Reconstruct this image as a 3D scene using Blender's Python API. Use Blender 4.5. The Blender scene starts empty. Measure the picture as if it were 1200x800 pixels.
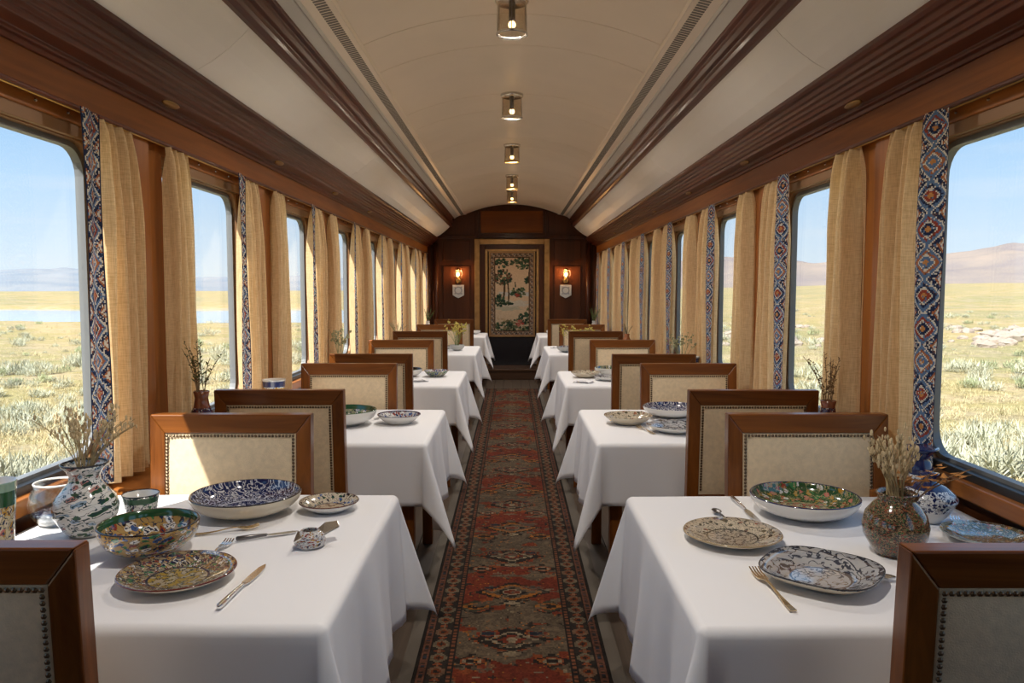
import bpy, math, random
import numpy as np
from mathutils import Vector, Matrix
random.seed(7)
rng = np.random.default_rng(11)
SC = bpy.context.scene
COL = SC.collection
PI = math.pi

# ------------------------------------------------------------------ camera, sky, sun, exposure
cam_d = bpy.data.cameras.new('camera'); cam = bpy.data.objects.new('camera', cam_d); COL.objects.link(cam)
cam.location = (0, 0, 1.45)
cam.rotation_euler = (PI/2 - math.atan(62/900), 0, 0)
cam_d.sensor_width = 36; cam_d.lens = 27.0; cam_d.clip_end = 6000; cam_d.clip_start = .05
SC.camera = cam
SC.view_settings.view_transform = 'Standard'; SC.view_settings.look = 'None'
SC.view_settings.exposure = 1.42; SC.view_settings.gamma = 1.0
SC.view_settings.use_curve_mapping = False

SUN_DIR = Vector((1, 1.5, -2.5)).normalized()
sun_d = bpy.data.lights.new('sun', 'SUN'); sun_d.energy = 4.4; sun_d.angle = math.radians(.6); sun_d.color = (1, .95, .86)
sun = bpy.data.objects.new('sun', sun_d); COL.objects.link(sun)
sun.rotation_euler = SUN_DIR.to_track_quat('-Z', 'Y').to_euler(); sun.location = (-20, -30, 50)

LAMP_POWER = 7.6
LAMP_COLOR = (1, .925, .83)

def nd(nt, typ, ins=None, **props):
    n = nt.nodes.new(typ)
    for k, v in props.items(): setattr(n, k, v)
    for k, v in (ins or {}).items():
        s = n.inputs[k]
        if isinstance(v, bpy.types.NodeSocket): nt.links.new(v, s)
        else:
            if isinstance(v, tuple) and len(v) == 3 and s.type == 'RGBA': v = v + (1,)
            s.default_value = v
    return n

def ramp(nt, fac, stops, interp='LINEAR'):
    r = nd(nt, 'ShaderNodeValToRGB', {'Fac': fac}); cr = r.color_ramp; cr.interpolation = interp
    while len(cr.elements) < len(stops): cr.elements.new(.5)
    for e, (p, c) in zip(cr.elements, stops):
        e.position = p; e.color = (c[0], c[1], c[2], 1)
    return r.outputs['Color']

def mth(nt, op, a, b=None, c=None):
    ins = {0: a}
    if b is not None: ins[1] = b
    if c is not None: ins[2] = c
    return nd(nt, 'ShaderNodeMath', ins, operation=op).outputs[0]

def mixc(nt, fac, a, b, blend='MIX'):
    n = nt.nodes.new('ShaderNodeMix'); n.data_type = 'RGBA'; n.blend_type = blend
    for idx, v in ((0, fac), (6, a), (7, b)):
        s = n.inputs[idx]
        if isinstance(v, bpy.types.NodeSocket): nt.links.new(v, s)
        else: s.default_value = (v + (1,)) if isinstance(v, tuple) and len(v) == 3 else v
    return n.outputs[2]

world = bpy.data.worlds.new('sky'); SC.world = world; world.use_nodes = True
wt = world.node_tree; wt.nodes.clear()
wgeo = nd(wt, 'ShaderNodeTexCoord').outputs['Generated']
wz = nd(wt, 'ShaderNodeSeparateXYZ', {0: wgeo}).outputs['Z']
wcol = ramp(wt, wz, [(0, (.60, .68, .73)), (.05, (.53, .65, .76)), (.12, (.41, .58, .77)), (.20, (.28, .48, .73)), (.36, (.23, .43, .72)), (1, (.16, .35, .66))])
wn = nd(wt, 'ShaderNodeTexNoise', {'Vector': nd(wt, 'ShaderNodeMapping', {'Vector': wgeo, 'Scale': (1.5, 1.5, 14)}).outputs[0], 'Scale': 2.2, 'Detail': 5.0}).outputs['Fac']
wcl = ramp(wt, wn, [(.55, (0, 0, 0)), (.78, (.45, .45, .45))])
wcol = mixc(wt, wcl, wcol, (.66, .70, .73))
wbg = nd(wt, 'ShaderNodeBackground', {'Color': wcol, 'Strength': 0.535})
wt.links.new(wbg.outputs[0], nd(wt, 'ShaderNodeOutputWorld').inputs[0])

# ------------------------------------------------------------------ materials
MATS = {}
def newmat(name):
    m = bpy.data.materials.new(name); m.use_nodes = True; nt = m.node_tree
    b = nt.nodes['Principled BSDF']; MATS[name] = m
    return m, nt, b

def sin_(b, name, v):
    if name in b.inputs: b.inputs[name].default_value = v

def objco(nt): return nd(nt, 'ShaderNodeTexCoord').outputs['Object']

def plain(name, col, rough=.5, metal=0., spec=None, bump=0., bscale=200, var=0., vscale=8, coat=0.):
    m, nt, b = newmat(name)
    b.inputs['Base Color'].default_value = (*col, 1); b.inputs['Roughness'].default_value = rough; b.inputs['Metallic'].default_value = metal
    if spec is not None: sin_(b, 'Specular IOR Level', spec)
    if coat: sin_(b, 'Coat Weight', coat); sin_(b, 'Coat Roughness', .1)
    if var:
        n = nd(nt, 'ShaderNodeTexNoise', {'Vector': objco(nt), 'Scale': vscale, 'Detail': 4.}).outputs['Fac']
        c = ramp(nt, n, [(.3, tuple(x*(1-var) for x in col)), (.7, tuple(min(1, x*(1+var)) for x in col))])
        nt.links.new(c, b.inputs['Base Color'])
    if bump:
        n = nd(nt, 'ShaderNodeTexNoise', {'Vector': objco(nt), 'Scale': float(bscale), 'Detail': 3.}).outputs['Fac']
        nt.links.new(nd(nt, 'ShaderNodeBump', {'Height': n, 'Strength': bump, 'Distance': .004}).outputs[0], b.inputs['Normal'])
    return m

def wood(name, dark, light, axis='Y', rough=.3, scale=9., coat=.15, stretch=.07, spec=.3):
    m, nt, b = newmat(name)
    sc = {'X': (stretch, 1, 1), 'Y': (1, stretch, 1), 'Z': (1, 1, stretch)}[axis]
    v = nd(nt, 'ShaderNodeMapping', {'Vector': objco(nt), 'Scale': sc}).outputs[0]
    warp = nd(nt, 'ShaderNodeTexNoise', {'Vector': v, 'Scale': scale*.5, 'Detail': 2.}).outputs['Color']
    v2 = nd(nt, 'ShaderNodeVectorMath', {0: v, 1: nd(nt, 'ShaderNodeVectorMath', {0: warp, 'Scale': .22}, operation='SCALE').outputs[0]}, operation='ADD').outputs[0]
    n1 = nd(nt, 'ShaderNodeTexNoise', {'Vector': v2, 'Scale': scale, 'Detail': 8., 'Roughness': .62}).outputs['Fac']
    n2 = nd(nt, 'ShaderNodeTexNoise', {'Vector': v2, 'Scale': scale*9, 'Detail': 3.}).outputs['Fac']
    f = mth(nt, 'ADD', mth(nt, 'MULTIPLY', n1, .8), mth(nt, 'MULTIPLY', n2, .2))
    c = ramp(nt, f, [(.33, dark), (.52, tuple((a+q)/2 for a, q in zip(dark, light))), (.68, light)])
    nt.links.new(c, b.inputs['Base Color'])
    b.inputs['Roughness'].default_value = rough
    sin_(b, 'Coat Weight', coat); sin_(b, 'Coat Roughness', .15); sin_(b, 'Specular IOR Level', spec)
    nt.links.new(nd(nt, 'ShaderNodeBump', {'Height': n2, 'Strength': .06, 'Distance': .002}).outputs[0], b.inputs['Normal'])
    return m

W_CHAIR = wood('chair_wood', (.088, .024, .004), (.285, .092, .016), 'X', .32, 14.)
W_CHAIRZ = wood('chair_wood_upright', (.088, .024, .004), (.285, .092, .016), 'Z', .32, 14.)
W_PIL = wood('pilaster_wood', (.17, .046, .007), (.38, .125, .023), 'Z', .28, 6.)
W_BAND = wood('band_wood', (.11, .031, .006), (.38, .13, .028), 'Y', .5, 5., 0., .05, .12)
W_RAIL = wood('head_rail_wood', (.24, .075, .013), (.40, .15, .036), 'Y', .35, 7.)
W_MAH = wood('mahogany', (.040, .0075, .003), (.145, .034, .014), 'Y', .36, 6., .06, .07, .22)
W_MAHZ = wood('mahogany_upright', (.032, .009, .004), (.09, .028, .010), 'Z', .34, 4., .08, .07, .22)
W_END = wood('end_panel_wood', (.12, .034, .007), (.24, .075, .016), 'X', .5, 4., 0., .07, .15)
W_FLOOR = wood('floor_wood', (.055, .04, .03), (.12, .09, .068), 'Y', .45, 9., .05)
W_STEP = wood('step_wood', (.04, .018, .009), (.10, .048, .022), 'X', .4, 6., .05)
M_CREAM = plain('cream_paint', (.91, .79, .65), .34, var=.035, vscale=2)
M_SOFFIT = plain('soffit_paint', (.89, .85, .79), .42, var=.03, vscale=1.5)
M_GREY = plain('grey_paint', (.60, .57, .52), .35)
M_SLOT = plain('vent_dark', (.22, .195, .17), .8)
M_CLOTH = plain('white_linen', (.84, .84, .86), .85, bump=.05, bscale=420, spec=.2)
M_SEAT = plain('seat_fabric', (.74, .585, .385), .9, bump=.35, bscale=330, var=.08, vscale=60, spec=.2)
M_NAIL = plain('nail_brass', (.16, .11, .07), .3, 1.)
M_BRASS = plain('brass', (.62, .40, .14), .28, 1.)
M_BRONZE = plain('dull_bronze', (.30, .17, .055), .4, .9)
M_GOLD = plain('gilt_wood', (.36, .20, .07), .35, .55, var=.2, vscale=14)
M_SILVER = plain('silver', (.80, .78, .76), .16, 1.)
M_GILT = plain('gilt_cutlery', (.85, .66, .40), .22, 1.)
M_DARKMETAL = plain('dark_handle', (.16, .15, .15), .3, .9)
M_CHROME = plain('chrome', (.66, .63, .60), .18, 1.)
M_BLACK = plain('black_rubber', (.02, .022, .025), .4)
M_WINMETAL = plain('bronze_window_metal', (.26, .135, .06), .42, .2)
M_SEALGREY = plain('grey_seal', (.17, .18, .19), .5)
M_BLACKDOOR = plain('black_lacquer', (.011, .010, .012), .22)
M_WHITECER = plain('white_glaze', (.74, .72, .68), .15, coat=.5)
M_CREAMCER = plain('cream_glaze', (.62, .54, .41), .2, coat=.4)
M_FOOT = plain('grey_glaze', (.46, .46, .44), .3)

def transp(name, tint, refl=1.0, rough=.0, power=5.):
    m, nt, b = newmat(name); nt.nodes.remove(b)
    t = nd(nt, 'ShaderNodeBsdfTransparent', {'Color': tint}); g = nd(nt, 'ShaderNodeBsdfGlossy', {'Color': (1, 1, 1), 'Roughness': rough})
    fc = nd(nt, 'ShaderNodeLayerWeight', {'Blend': .5}).outputs['Facing']
    fr = mth(nt, 'MULTIPLY_ADD', mth(nt, 'POWER', fc, power), .96, .04)
    mx = nd(nt, 'ShaderNodeMixShader', {0: mth(nt, 'MULTIPLY', fr, refl)}); nt.links.new(t.outputs[0], mx.inputs[1]); nt.links.new(g.outputs[0], mx.inputs[2])
    nt.links.new(mx.outputs[0], nt.nodes['Material Output'].inputs[0])
    return m
M_PANE = transp('window_glass', (.98, .985, .985), .45)
M_GLASS = transp('clear_glass', (.90, .93, .93), 1.0, .02, 2.2)
M_LANTERN = transp('lantern_glass', (.90, .86, .80), 1.0, .05)

def emis(name, col, st):
    m, nt, b = newmat(name)
    b.inputs['Base Color'].default_value = (*col, 1); sin_(b, 'Emission Color', (*col, 1)); sin_(b, 'Emission Strength', st)
    return m
M_BULB = emis('warm_bulb', (1, .62, .25), 4.)
M_SCBULB = emis('sconce_bulb', (1, .50, .14), 9.)

def linen():
    m, nt, b = newmat('curtain_linen'); nt.nodes.remove(b)
    co = objco(nt)
    a = nd(nt, 'ShaderNodeTexNoise', {'Vector': nd(nt, 'ShaderNodeMapping', {'Vector': co, 'Scale': (150, 150, 9)}).outputs[0], 'Scale': 2., 'Detail': 3.}).outputs['Fac']
    h = nd(nt, 'ShaderNodeTexNoise', {'Vector': nd(nt, 'ShaderNodeMapping', {'Vector': co, 'Scale': (14, 14, 260)}).outputs[0], 'Scale': 2., 'Detail': 3.}).outputs['Fac']
    f = mth(nt, 'MULTIPLY', mth(nt, 'ADD', a, h), .5)
    c = ramp(nt, f, [(.36, (.70, .50, .27)), (.62, (.95, .74, .46))])
    d = nd(nt, 'ShaderNodeBsdfDiffuse', {'Color': c}); t = nd(nt, 'ShaderNodeBsdfTranslucent', {'Color': c})
    bp = nd(nt, 'ShaderNodeBump', {'Height': f, 'Strength': .25, 'Distance': .003}).outputs[0]
    nt.links.new(bp, d.inputs['Normal'])
    mx = nd(nt, 'ShaderNodeMixShader', {0: .42}); nt.links.new(d.outputs[0], mx.inputs[1]); nt.links.new(t.outputs[0], mx.inputs[2])
    nt.links.new(mx.outputs[0], nt.nodes['Material Output'].inputs[0])
    return m
M_LINEN = linen()

def attrmat(name, rough=.9, translucent=0., noise=.25, nscale=60):
    m, nt, b = newmat(name)
    c = nd(nt, 'ShaderNodeVertexColor', layer_name='pattern').outputs['Color']
    n = nd(nt, 'ShaderNodeTexNoise', {'Vector': objco(nt), 'Scale': float(nscale), 'Detail': 4.}).outputs['Fac']
    k = ramp(nt, n, [(.3, (1-noise,)*3), (.7, (1.0,)*3)])
    c = mixc(nt, 1.0, c, k, 'MULTIPLY')
    nt.links.new(c, b.inputs['Base Color']); b.inputs['Roughness'].default_value = rough; sin_(b, 'Specular IOR Level', .15)
    if translucent:
        t = nd(nt, 'ShaderNodeBsdfTranslucent', {'Color': c}); mx = nd(nt, 'ShaderNodeMixShader', {0: translucent})
        nt.links.new(b.outputs[0], mx.inputs[1]); nt.links.new(t.outputs[0], mx.inputs[2]); nt.links.new(mx.outputs[0], nt.nodes['Material Output'].inputs[0])
    return m
M_CARPET = attrmat('kilim_pile', .95, 0, .35, 45)
M_STRIP = attrmat('embroidered_border', .9, .25, .2, 120)
M_TAP = attrmat('tapestry_weave', .95, 0, .18, 90)

def ceramic(name, cols, base, n_ang=14, n_rad=5, R=.13, axis='r', scale=1., rim=None, line=None, scroll=0., band=None, centre=None, rs=2.1):
    """hand-painted glaze: motifs laid out around the axis of the pot. axis 'r' for plates, 'z' for vases."""
    m, nt, b = newmat(name)
    s = nd(nt, 'ShaderNodeSeparateXYZ', {0: objco(nt)}); x, y, z = s.outputs
    ang = mth(nt, 'DIVIDE', mth(nt, 'ARCTAN2', y, x), 2*PI)
    r = mth(nt, 'DIVIDE', mth(nt, 'SQRT', mth(nt, 'ADD', mth(nt, 'MULTIPLY', x, x), mth(nt, 'MULTIPLY', y, y))), R)
    q = r if axis == 'r' else mth(nt, 'DIVIDE', z, R)
    nz = nd(nt, 'ShaderNodeTexNoise', {'Vector': objco(nt), 'Scale': 38.*scale, 'Detail': 2.})
    wob = mth(nt, 'MULTIPLY', mth(nt, 'SUBTRACT', nz.outputs['Fac'], .5), .9)
    v = nd(nt, 'ShaderNodeCombineXYZ', {0: mth(nt, 'ADD', mth(nt, 'MULTIPLY', ang, float(n_ang)), wob), 1: mth(nt, 'ADD', mth(nt, 'MULTIPLY', q, float(n_rad)), wob)}).outputs[0]
    vo = nd(nt, 'ShaderNodeTexVoronoi', {'Vector': v, 'Scale': 2.1}, voronoi_dimensions='2D')
    rnd = nd(nt, 'ShaderNodeSeparateColor', {0: vo.outputs['Color']}).outputs[0]
    k = len(cols)
    motif = ramp(nt, rnd, [(i/k, c) for i, c in enumerate(cols)], 'CONSTANT')
    inside = mth(nt, 'LESS_THAN', vo.outputs['Distance'], .40)
    c = mixc(nt, inside, base, motif)
    ln = line or (.02, .03, .07)
    heart = mth(nt, 'LESS_THAN', vo.outputs['Distance'], .13)
    c = mixc(nt, heart, c, ln)
    sn = nd(nt, 'ShaderNodeTexNoise', {'Vector': v, 'Scale': rs, 'Detail': 1.5}).outputs['Fac']
    ridge = mth(nt, 'LESS_THAN', mth(nt, 'ABSOLUTE', mth(nt, 'SUBTRACT', sn, .5)), .018 + .05*scroll)
    c = mixc(nt, ridge, c, ln)
    if centre:
        cc = nd(nt, 'ShaderNodeTexNoise', {'Vector': objco(nt), 'Scale': 60.*scale, 'Detail': 2.}).outputs['Fac']
        cm = ramp(nt, cc, [(0, centre[0]), (.47, centre[1]), (.54, centre[2] if len(centre) > 2 else centre[0])], 'CONSTANT')
        c = mixc(nt, mth(nt, 'LESS_THAN', q, .5), c, cm)
        c = mixc(nt, mth(nt, 'LESS_THAN', mth(nt, 'ABSOLUTE', mth(nt, 'SUBTRACT', q, .5)), .018), c, ln)
    if band:
        for lo, hi, bc in band:
            inb = mth(nt, 'MULTIPLY', mth(nt, 'GREATER_THAN', q, lo), mth(nt, 'LESS_THAN', q, hi))
            c = mixc(nt, inb, c, bc)
    if rim: c = mixc(nt, mth(nt, 'GREATER_THAN', q, .955), c, rim)
    nt.links.new(c, b.inputs['Base Color']); b.inputs['Roughness'].default_value = .12; sin_(b, 'Coat Weight', .6); sin_(b, 'Coat Roughness', .05)
    return m

# ------------------------------------------------------------------ mesh helpers
class MB:
    def __init__(s): s.v = []; s.f = []; s.m = []
    def add(s, vs, fs, mi=0):
        o = len(s.v); s.v += [tuple(p) for p in vs]; s.f += [tuple(i+o for i in f) for f in fs]
        s.m += [mi]*len(fs) if isinstance(mi, int) else list(mi); return s
    def box(s, x0, x1, y0, y1, z0, z1, mi=0):
        vs = [(x, y, z) for x in (x0, x1) for y in (y0, y1) for z in (z0, z1)]
        return s.add(vs, [(0, 1, 3, 2), (4, 6, 7, 5), (0, 4, 5, 1), (2, 3, 7, 6), (0, 2, 6, 4), (1, 5, 7, 3)], mi)
    def prism(s, prof, a, b, axis='y', mi=0):
        """closed polygon prof swept from a to b along an axis; prof holds the two other coordinates in x,y,z order."""
        n = len(prof)
        def P(p, t): return {'y': (p[0], t, p[1]), 'x': (t, p[0], p[1]), 'z': (p[0], p[1], t)}[axis]
        vs = [P(p, a) for p in prof] + [P(p, b) for p in prof]
        fs = [(i, (i+1) % n, n+(i+1) % n, n+i) for i in range(n)] + [tuple(range(n))[::-1], tuple(range(n, 2*n))]
        return s.add(vs, fs, mi)
    def tube(s, pts, rad, n=6, mi=0, cap=True):
        pts = [Vector(p) for p in pts]; k = len(pts)
        if not hasattr(rad, '__len__'): rad = [rad]*k
        vs = []; up = Vector((0, 0, 1)); u = None
        for i, p in enumerate(pts):
            d = (pts[min(i+1, k-1)] - pts[max(i-1, 0)]).normalized()
            if u is None: u = d.cross(up) if abs(d.dot(up)) < .9 else d.cross(Vector((1, 0, 0)))
            u = (u - d*u.dot(d)).normalized(); w = d.cross(u)
            vs += [p + (u*math.cos(2*PI*j/n) + w*math.sin(2*PI*j/n))*rad[i] for j in range(n)]
        fs = [(i*n+j, i*n+(j+1) % n, (i+1)*n+(j+1) % n, (i+1)*n+j) for i in range(k-1) for j in range(n)]
        if cap: fs += [tuple(range(n))[::-1], tuple(range((k-1)*n, k*n))]
        return s.add(vs, fs, mi)
    def lathe(s, prof, n=40, segm=None, c=(0, 0, 0), shape=None, cap=True):
        """prof: (r,z) list. segm: material index per segment. shape(angle) scales r."""
        vs = []; fs = []; ms = []
        for r, z in prof:
            for j in range(n):
                a = 2*PI*j/n; q = r*(shape(a) if shape else 1)
                vs.append((c[0]+q*math.cos(a), c[1]+q*math.sin(a), c[2]+z))
        for i in range(len(prof)-1):
            for j in range(n):
                fs.append((i*n+j, i*n+(j+1) % n, (i+1)*n+(j+1) % n, (i+1)*n+j)); ms.append(segm[i] if segm else 0)
        cap = cap and prof[0] != prof[-1]
        if cap and prof[0][0] > 1e-6: fs.append(tuple(range(n))[::-1]); ms.append(segm[0] if segm else 0)
        if cap and prof[-1][0] > 1e-6: fs.append(tuple(range((len(prof)-1)*n, len(prof)*n))); ms.append(segm[-1] if segm else 0)
        return s.add(vs, fs, ms)
    def ball(s, c, r, n=8, m=6, mi=0, sc=(1, 1, 1)):
        o = len(s.v)
        pr = [(max(1e-7, math.sin(PI*i/m)), -math.cos(PI*i/m)) for i in range(m+1)]
        vs = [(c[0]+r*sc[0]*q*math.cos(2*PI*j/n), c[1]+r*sc[1]*q*math.sin(2*PI*j/n), c[2]+r*sc[2]*z) for q, z in pr for j in range(n)]
        return s.add(vs, [(i*n+j, i*n+(j+1) % n, (i+1)*n+(j+1) % n, (i+1)*n+j) for i in range(m) for j in range(n)], mi)
    def mesh(s, name, mats, smooth=False):
        me = bpy.data.meshes.new(name); me.from_pydata(s.v, [], s.f)
        for m in (mats if isinstance(mats, (list, tuple)) else [mats]): me.materials.append(m)
        me.polygons.foreach_set('material_index', s.m)
        if smooth: me.polygons.foreach_set('use_smooth', [True]*len(me.polygons))
        me.update(); return me
    def build(s, name, mats, parent=None, smooth=False, bevel=0, seg=2, loc=None, rot=None, weld=False):
        me = s.mesh(name, mats, smooth)
        if weld:
            import bmesh
            bm = bmesh.new(); bm.from_mesh(me); bmesh.ops.remove_doubles(bm, verts=bm.verts, dist=1e-5)
            bmesh.ops.recalc_face_normals(bm, faces=bm.faces); bm.to_mesh(me); bm.free()
            if smooth: me.polygons.foreach_set('use_smooth', [True]*len(me.polygons))
        return put(name, me, parent, bevel, seg, loc, rot)

def put(name, me, parent=None, bevel=0, seg=2, loc=None, rot=None):
    o = bpy.data.objects.new(name, me); COL.objects.link(o)
    if parent: o.parent = parent
    if loc: o.location = loc
    if rot: o.rotation_euler = rot
    if bevel:
        b = o.modifiers.new('edge', 'BEVEL'); b.width = bevel; b.segments = seg; b.limit_method = 'ANGLE'; b.angle_limit = math.radians(40)
    return o

def tag(o, label=None, cat=None, group=None, kind=None):
    for k, v in (('label', label), ('category', cat), ('group', group), ('kind', kind)):
        if v: o[k] = v
    return o

def empty(name, loc=(0, 0, 0), rz=0):
    o = bpy.data.objects.new(name, None); o.empty_display_size = .05; COL.objects.link(o); o.location = loc; o.rotation_euler = (0, 0, rz); return o

def kids(o):
    return [c for c in COL.objects if c.parent == o]

def copy_tree(o, parent=None, tree=None):
    c = o.copy(); COL.objects.link(c); c.parent = parent
    for ch in tree.get(o.name, []): copy_tree(ch, c, tree)
    return c

def tree_of(root):
    t = {}
    for ob in list(COL.objects):
        if ob.parent: t.setdefault(ob.parent.name, []).append(ob)
    return t

ORD = ['nearest', 'second', 'third', 'fourth', 'fifth', 'sixth', 'seventh', 'eighth', 'ninth']
SIDE = {-1: 'lake-side', 1: 'hill-side'}

# ------------------------------------------------------------------ the car: walls, floor, ceiling
Y0, Y1 = -2.6, 12.85
W = 1.45
PITCH = 1.41
F0 = 2.73            # far edge of the nearest window opening in view
OPEN = .94
SILL, HEAD = .84, 1.945

fl = MB().box(-1.6, 1.6, Y0-.1, Y1+.3, -.12, -.022).build('floor', W_FLOOR)
tag(fl, 'dark wooden floor of the dining car beside the runner', 'floor', kind='structure')
bw = 2*W/22
pm = MB().box(-bw/2+.0025, bw/2-.0025, Y0, Y1, -.022, 0).mesh('plank', W_FLOOR)
for i in range(22):
    put('plank', pm, fl, .002, 1, (-W + bw*(i+.5), 0, 0))

def openings():
    ks = range(-3, 8)
    return [(k, F0 + PITCH*k - OPEN, F0 + PITCH*k) for k in ks]
OPS = openings()

TABLES = {-1: [(1.56, 2.55), (3.43, 4.38), (5.48, 6.45), (8.10, 9.28), (11.12, 12.08)],
          1: [(1.55, 2.53), (3.43, 4.38), (5.48, 6.45), (8.10, 9.28), (11.12, 12.08)]}

for sd, nm in ((-1, 'wall_left'), (1, 'wall_right')):
    X = lambda a, b: (min(sd*a, sd*b), max(sd*a, sd*b))
    w = MB()
    w.box(*X(W, 1.525), Y0-.1, Y1+.2, -.12, SILL-.035)
    w.box(*X(W+.01, 1.525), Y0-.1, Y1+.2, HEAD+.10, 2.75)
    edges = [Y0-.1] + [e for k, a, b in OPS for e in (a, b)] + [Y1+.2]
    for i in range(0, len(edges), 2):
        w.box(*X(W+.012, 1.525), edges[i], edges[i+1], SILL-.035, HEAD+.10)
    wall = w.build(nm, W_MAHZ)
    tag(wall, 'varnished wooden %s wall with a row of windows' % SIDE[sd], 'wall', kind='structure')
    for i in range(0, len(edges), 2):       # orange pilasters between the windows, lower dado panels
        a, b = edges[i], edges[i+1]
        MB().box(*X(W-.012, W+.02), a+.005, b-.005, SILL-.04, HEAD+.10).build('pilaster', W_PIL, wall, bevel=.004)
        MB().box(*X(W-.035, W-.008), (a+b)/2-.07, (a+b)/2+.07, SILL-.04, HEAD+.10).build('pilaster_strip', W_PIL, wall, bevel=.004)
    for k, a, b in OPS:
        MB().box(*X(W-.02, W+.01), a+.06, b-.06, .12, .66).build('dado_panel', W_PIL, wall, bevel=.008)
    # ledge under the windows, broken where the tables stand
    tb = TABLES[sd]; stops = [Y0] + [e for t in tb for e in t] + [Y1-.02]
    for i in range(0, len(stops), 2):
        a, b = stops[i]+(.09 if i else 0), stops[i+1]-.14
        if b > a + .05: MB().box(*X(1.25, W+.005), a, b, .715, .752).build('window_ledge', W_RAIL, wall, bevel=.006)
    # band above the curtains and the stepped cornice
    bd = MB().box(*X(1.40, W+.02), Y0, Y1, 2.03, 2.155).build('trim_%d' % (1 if sd < 0 else 2), W_BAND, bevel=.006)
    tag(bd, 'grained wooden band above the %s curtains' % SIDE[sd], 'trim', kind='structure')
    MB().box(*X(1.388, 1.402), Y0, Y1, 2.022, 2.036).build('bead', W_MAH, bd, bevel=.004)
    prof = [(1.47, 2.14), (1.392, 2.14), (1.386, 2.152), (1.370, 2.156), (1.368, 2.168), (1.318, 2.180), (1.316, 2.194), (1.302, 2.196),
            (1.298, 2.210), (1.284, 2.213), (1.282, 2.226), (1.266, 2.229), (1.264, 2.243), (1.250, 2.246), (1.246, 2.262), (1.232, 2.264), (1.222, 2.275), (1.224, 2.292), (1.245, 2.305), (1.47, 2.42)]
    cn = MB().prism([(sd*x, z) for x, z in prof], Y0, Y1).build('cornice_%d' % (1 if sd < 0 else 2), W_MAH, bevel=.003)
    tag(cn, 'stepped dark mahogany cornice above the %s windows' % SIDE[sd], 'cornice', kind='structure')
    fm = MB().lathe([(.0001, -.006), (.03, -.006), (.036, 0), (.03, .006), (.0001, .007)], 20).mesh('brass_fitting', M_BRONZE, True)
    for k in range(-2, 8):
        y = F0 + PITCH*k + .35
        if y < Y1 - .1:
            o = put('brass_fitting', fm, cn, loc=(sd*1.343, y, 2.172)); o.scale = (.55, 1.9, .8); o.rotation_euler = (0, sd*.3, 0)
    # white cove panel
    cv = [(1.228, 2.290), (1.165, 2.325), (1.10, 2.372), (1.04, 2.425), (.992, 2.478)]
    cvo = [(x+.03, z+.03) for x, z in cv][::-1]
    root = MB().prism([(sd*(x+.012), z+.012) for x, z in cv] + [(sd*(x+.02), z+.02) for x, z in cvo], Y0, Y1-.25).build('cove_%d' % (1 if sd < 0 else 2), M_GREY)
    tag(root, 'white painted cove panels above the %s cornice' % SIDE[sd], 'cove', kind='structure')
    ya = Y0
    pl = 2.82
    while ya < Y1-.3:
        yb = min(ya+pl, Y1-.25)
        MB().prism([(sd*x, z) for x, z in cv] + [(sd*(x-.015), z+.03) for x, z in cvo], ya+.0015, yb-.0015).build('cove_panel', M_SOFFIT, root)
        ya += pl
    # dark picture rail, grey trim, vent strip
    pr = [(1.02, 2.455), (.992, 2.452), (.972, 2.462), (.966, 2.482), (.978, 2.492), (.978, 2.515), (.962, 2.525), (.956, 2.550), (.968, 2.560), (.968, 2.580), (.950, 2.590), (.948, 2.606), (1.02, 2.63)]
    rl = MB().prism([(sd*x, z) for x, z in pr], Y0, Y1-.25).build('trim_%d' % (3 if sd < 0 else 4), W_MAH, bevel=.003)
    tag(rl, 'dark moulded wooden rail above the %s cove' % SIDE[sd], 'trim', kind='structure')
    gt = MB().prism([(sd*x, z) for x, z in [(.955, 2.604), (.905, 2.640), (.895, 2.636), (.885, 2.645), (.90, 2.70), (1.0, 2.68)]], Y0, Y1).build('trim_%d' % (5 if sd < 0 else 6), M_GREY)
    tag(gt, 'grey painted trim beside the %s ceiling vent' % SIDE[sd], 'trim', kind='structure')
    vs = MB().prism([(sd*x, z) for x, z in [(.892, 2.648), (.772, 2.676), (.765, 2.668), (.757, 2.680), (.765, 2.72), (.90, 2.70)]], Y0, Y1).build('vent_strip_%d' % (1 if sd < 0 else 2), M_CREAM)
    tag(vs, 'long white slotted vent strip on the %s edge of the ceiling' % SIDE[sd], 'vent', kind='structure')
    sl = MB(); y = Y0+.05
    def on(t, off): return (sd*(.892-.12*t + .0*off), 2.648+.028*t - off)
    while y < Y1-.05:
        a0, a1 = on(.40, .0015), on(.80, .0015); b0, b1 = on(.40, -.004), on(.80, -.004)
        sl.add([(a0[0], y, a0[1]), (a1[0], y, a1[1]), (a1[0], y+.017, a1[1]), (a0[0], y+.017, a0[1]), (b0[0], y, b0[1]), (b1[0], y, b1[1]), (b1[0], y+.017, b1[1]), (b0[0], y+.017, b0[1])],
               [(0, 1, 2, 3), (7, 6, 5, 4), (0, 4, 5, 1), (1, 5, 6, 2), (2, 6, 7, 3), (3, 7, 4, 0)]); y += .029
    tag(sl.build('vent_slot_row', M_SLOT, vs), kind='stuff')

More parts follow.
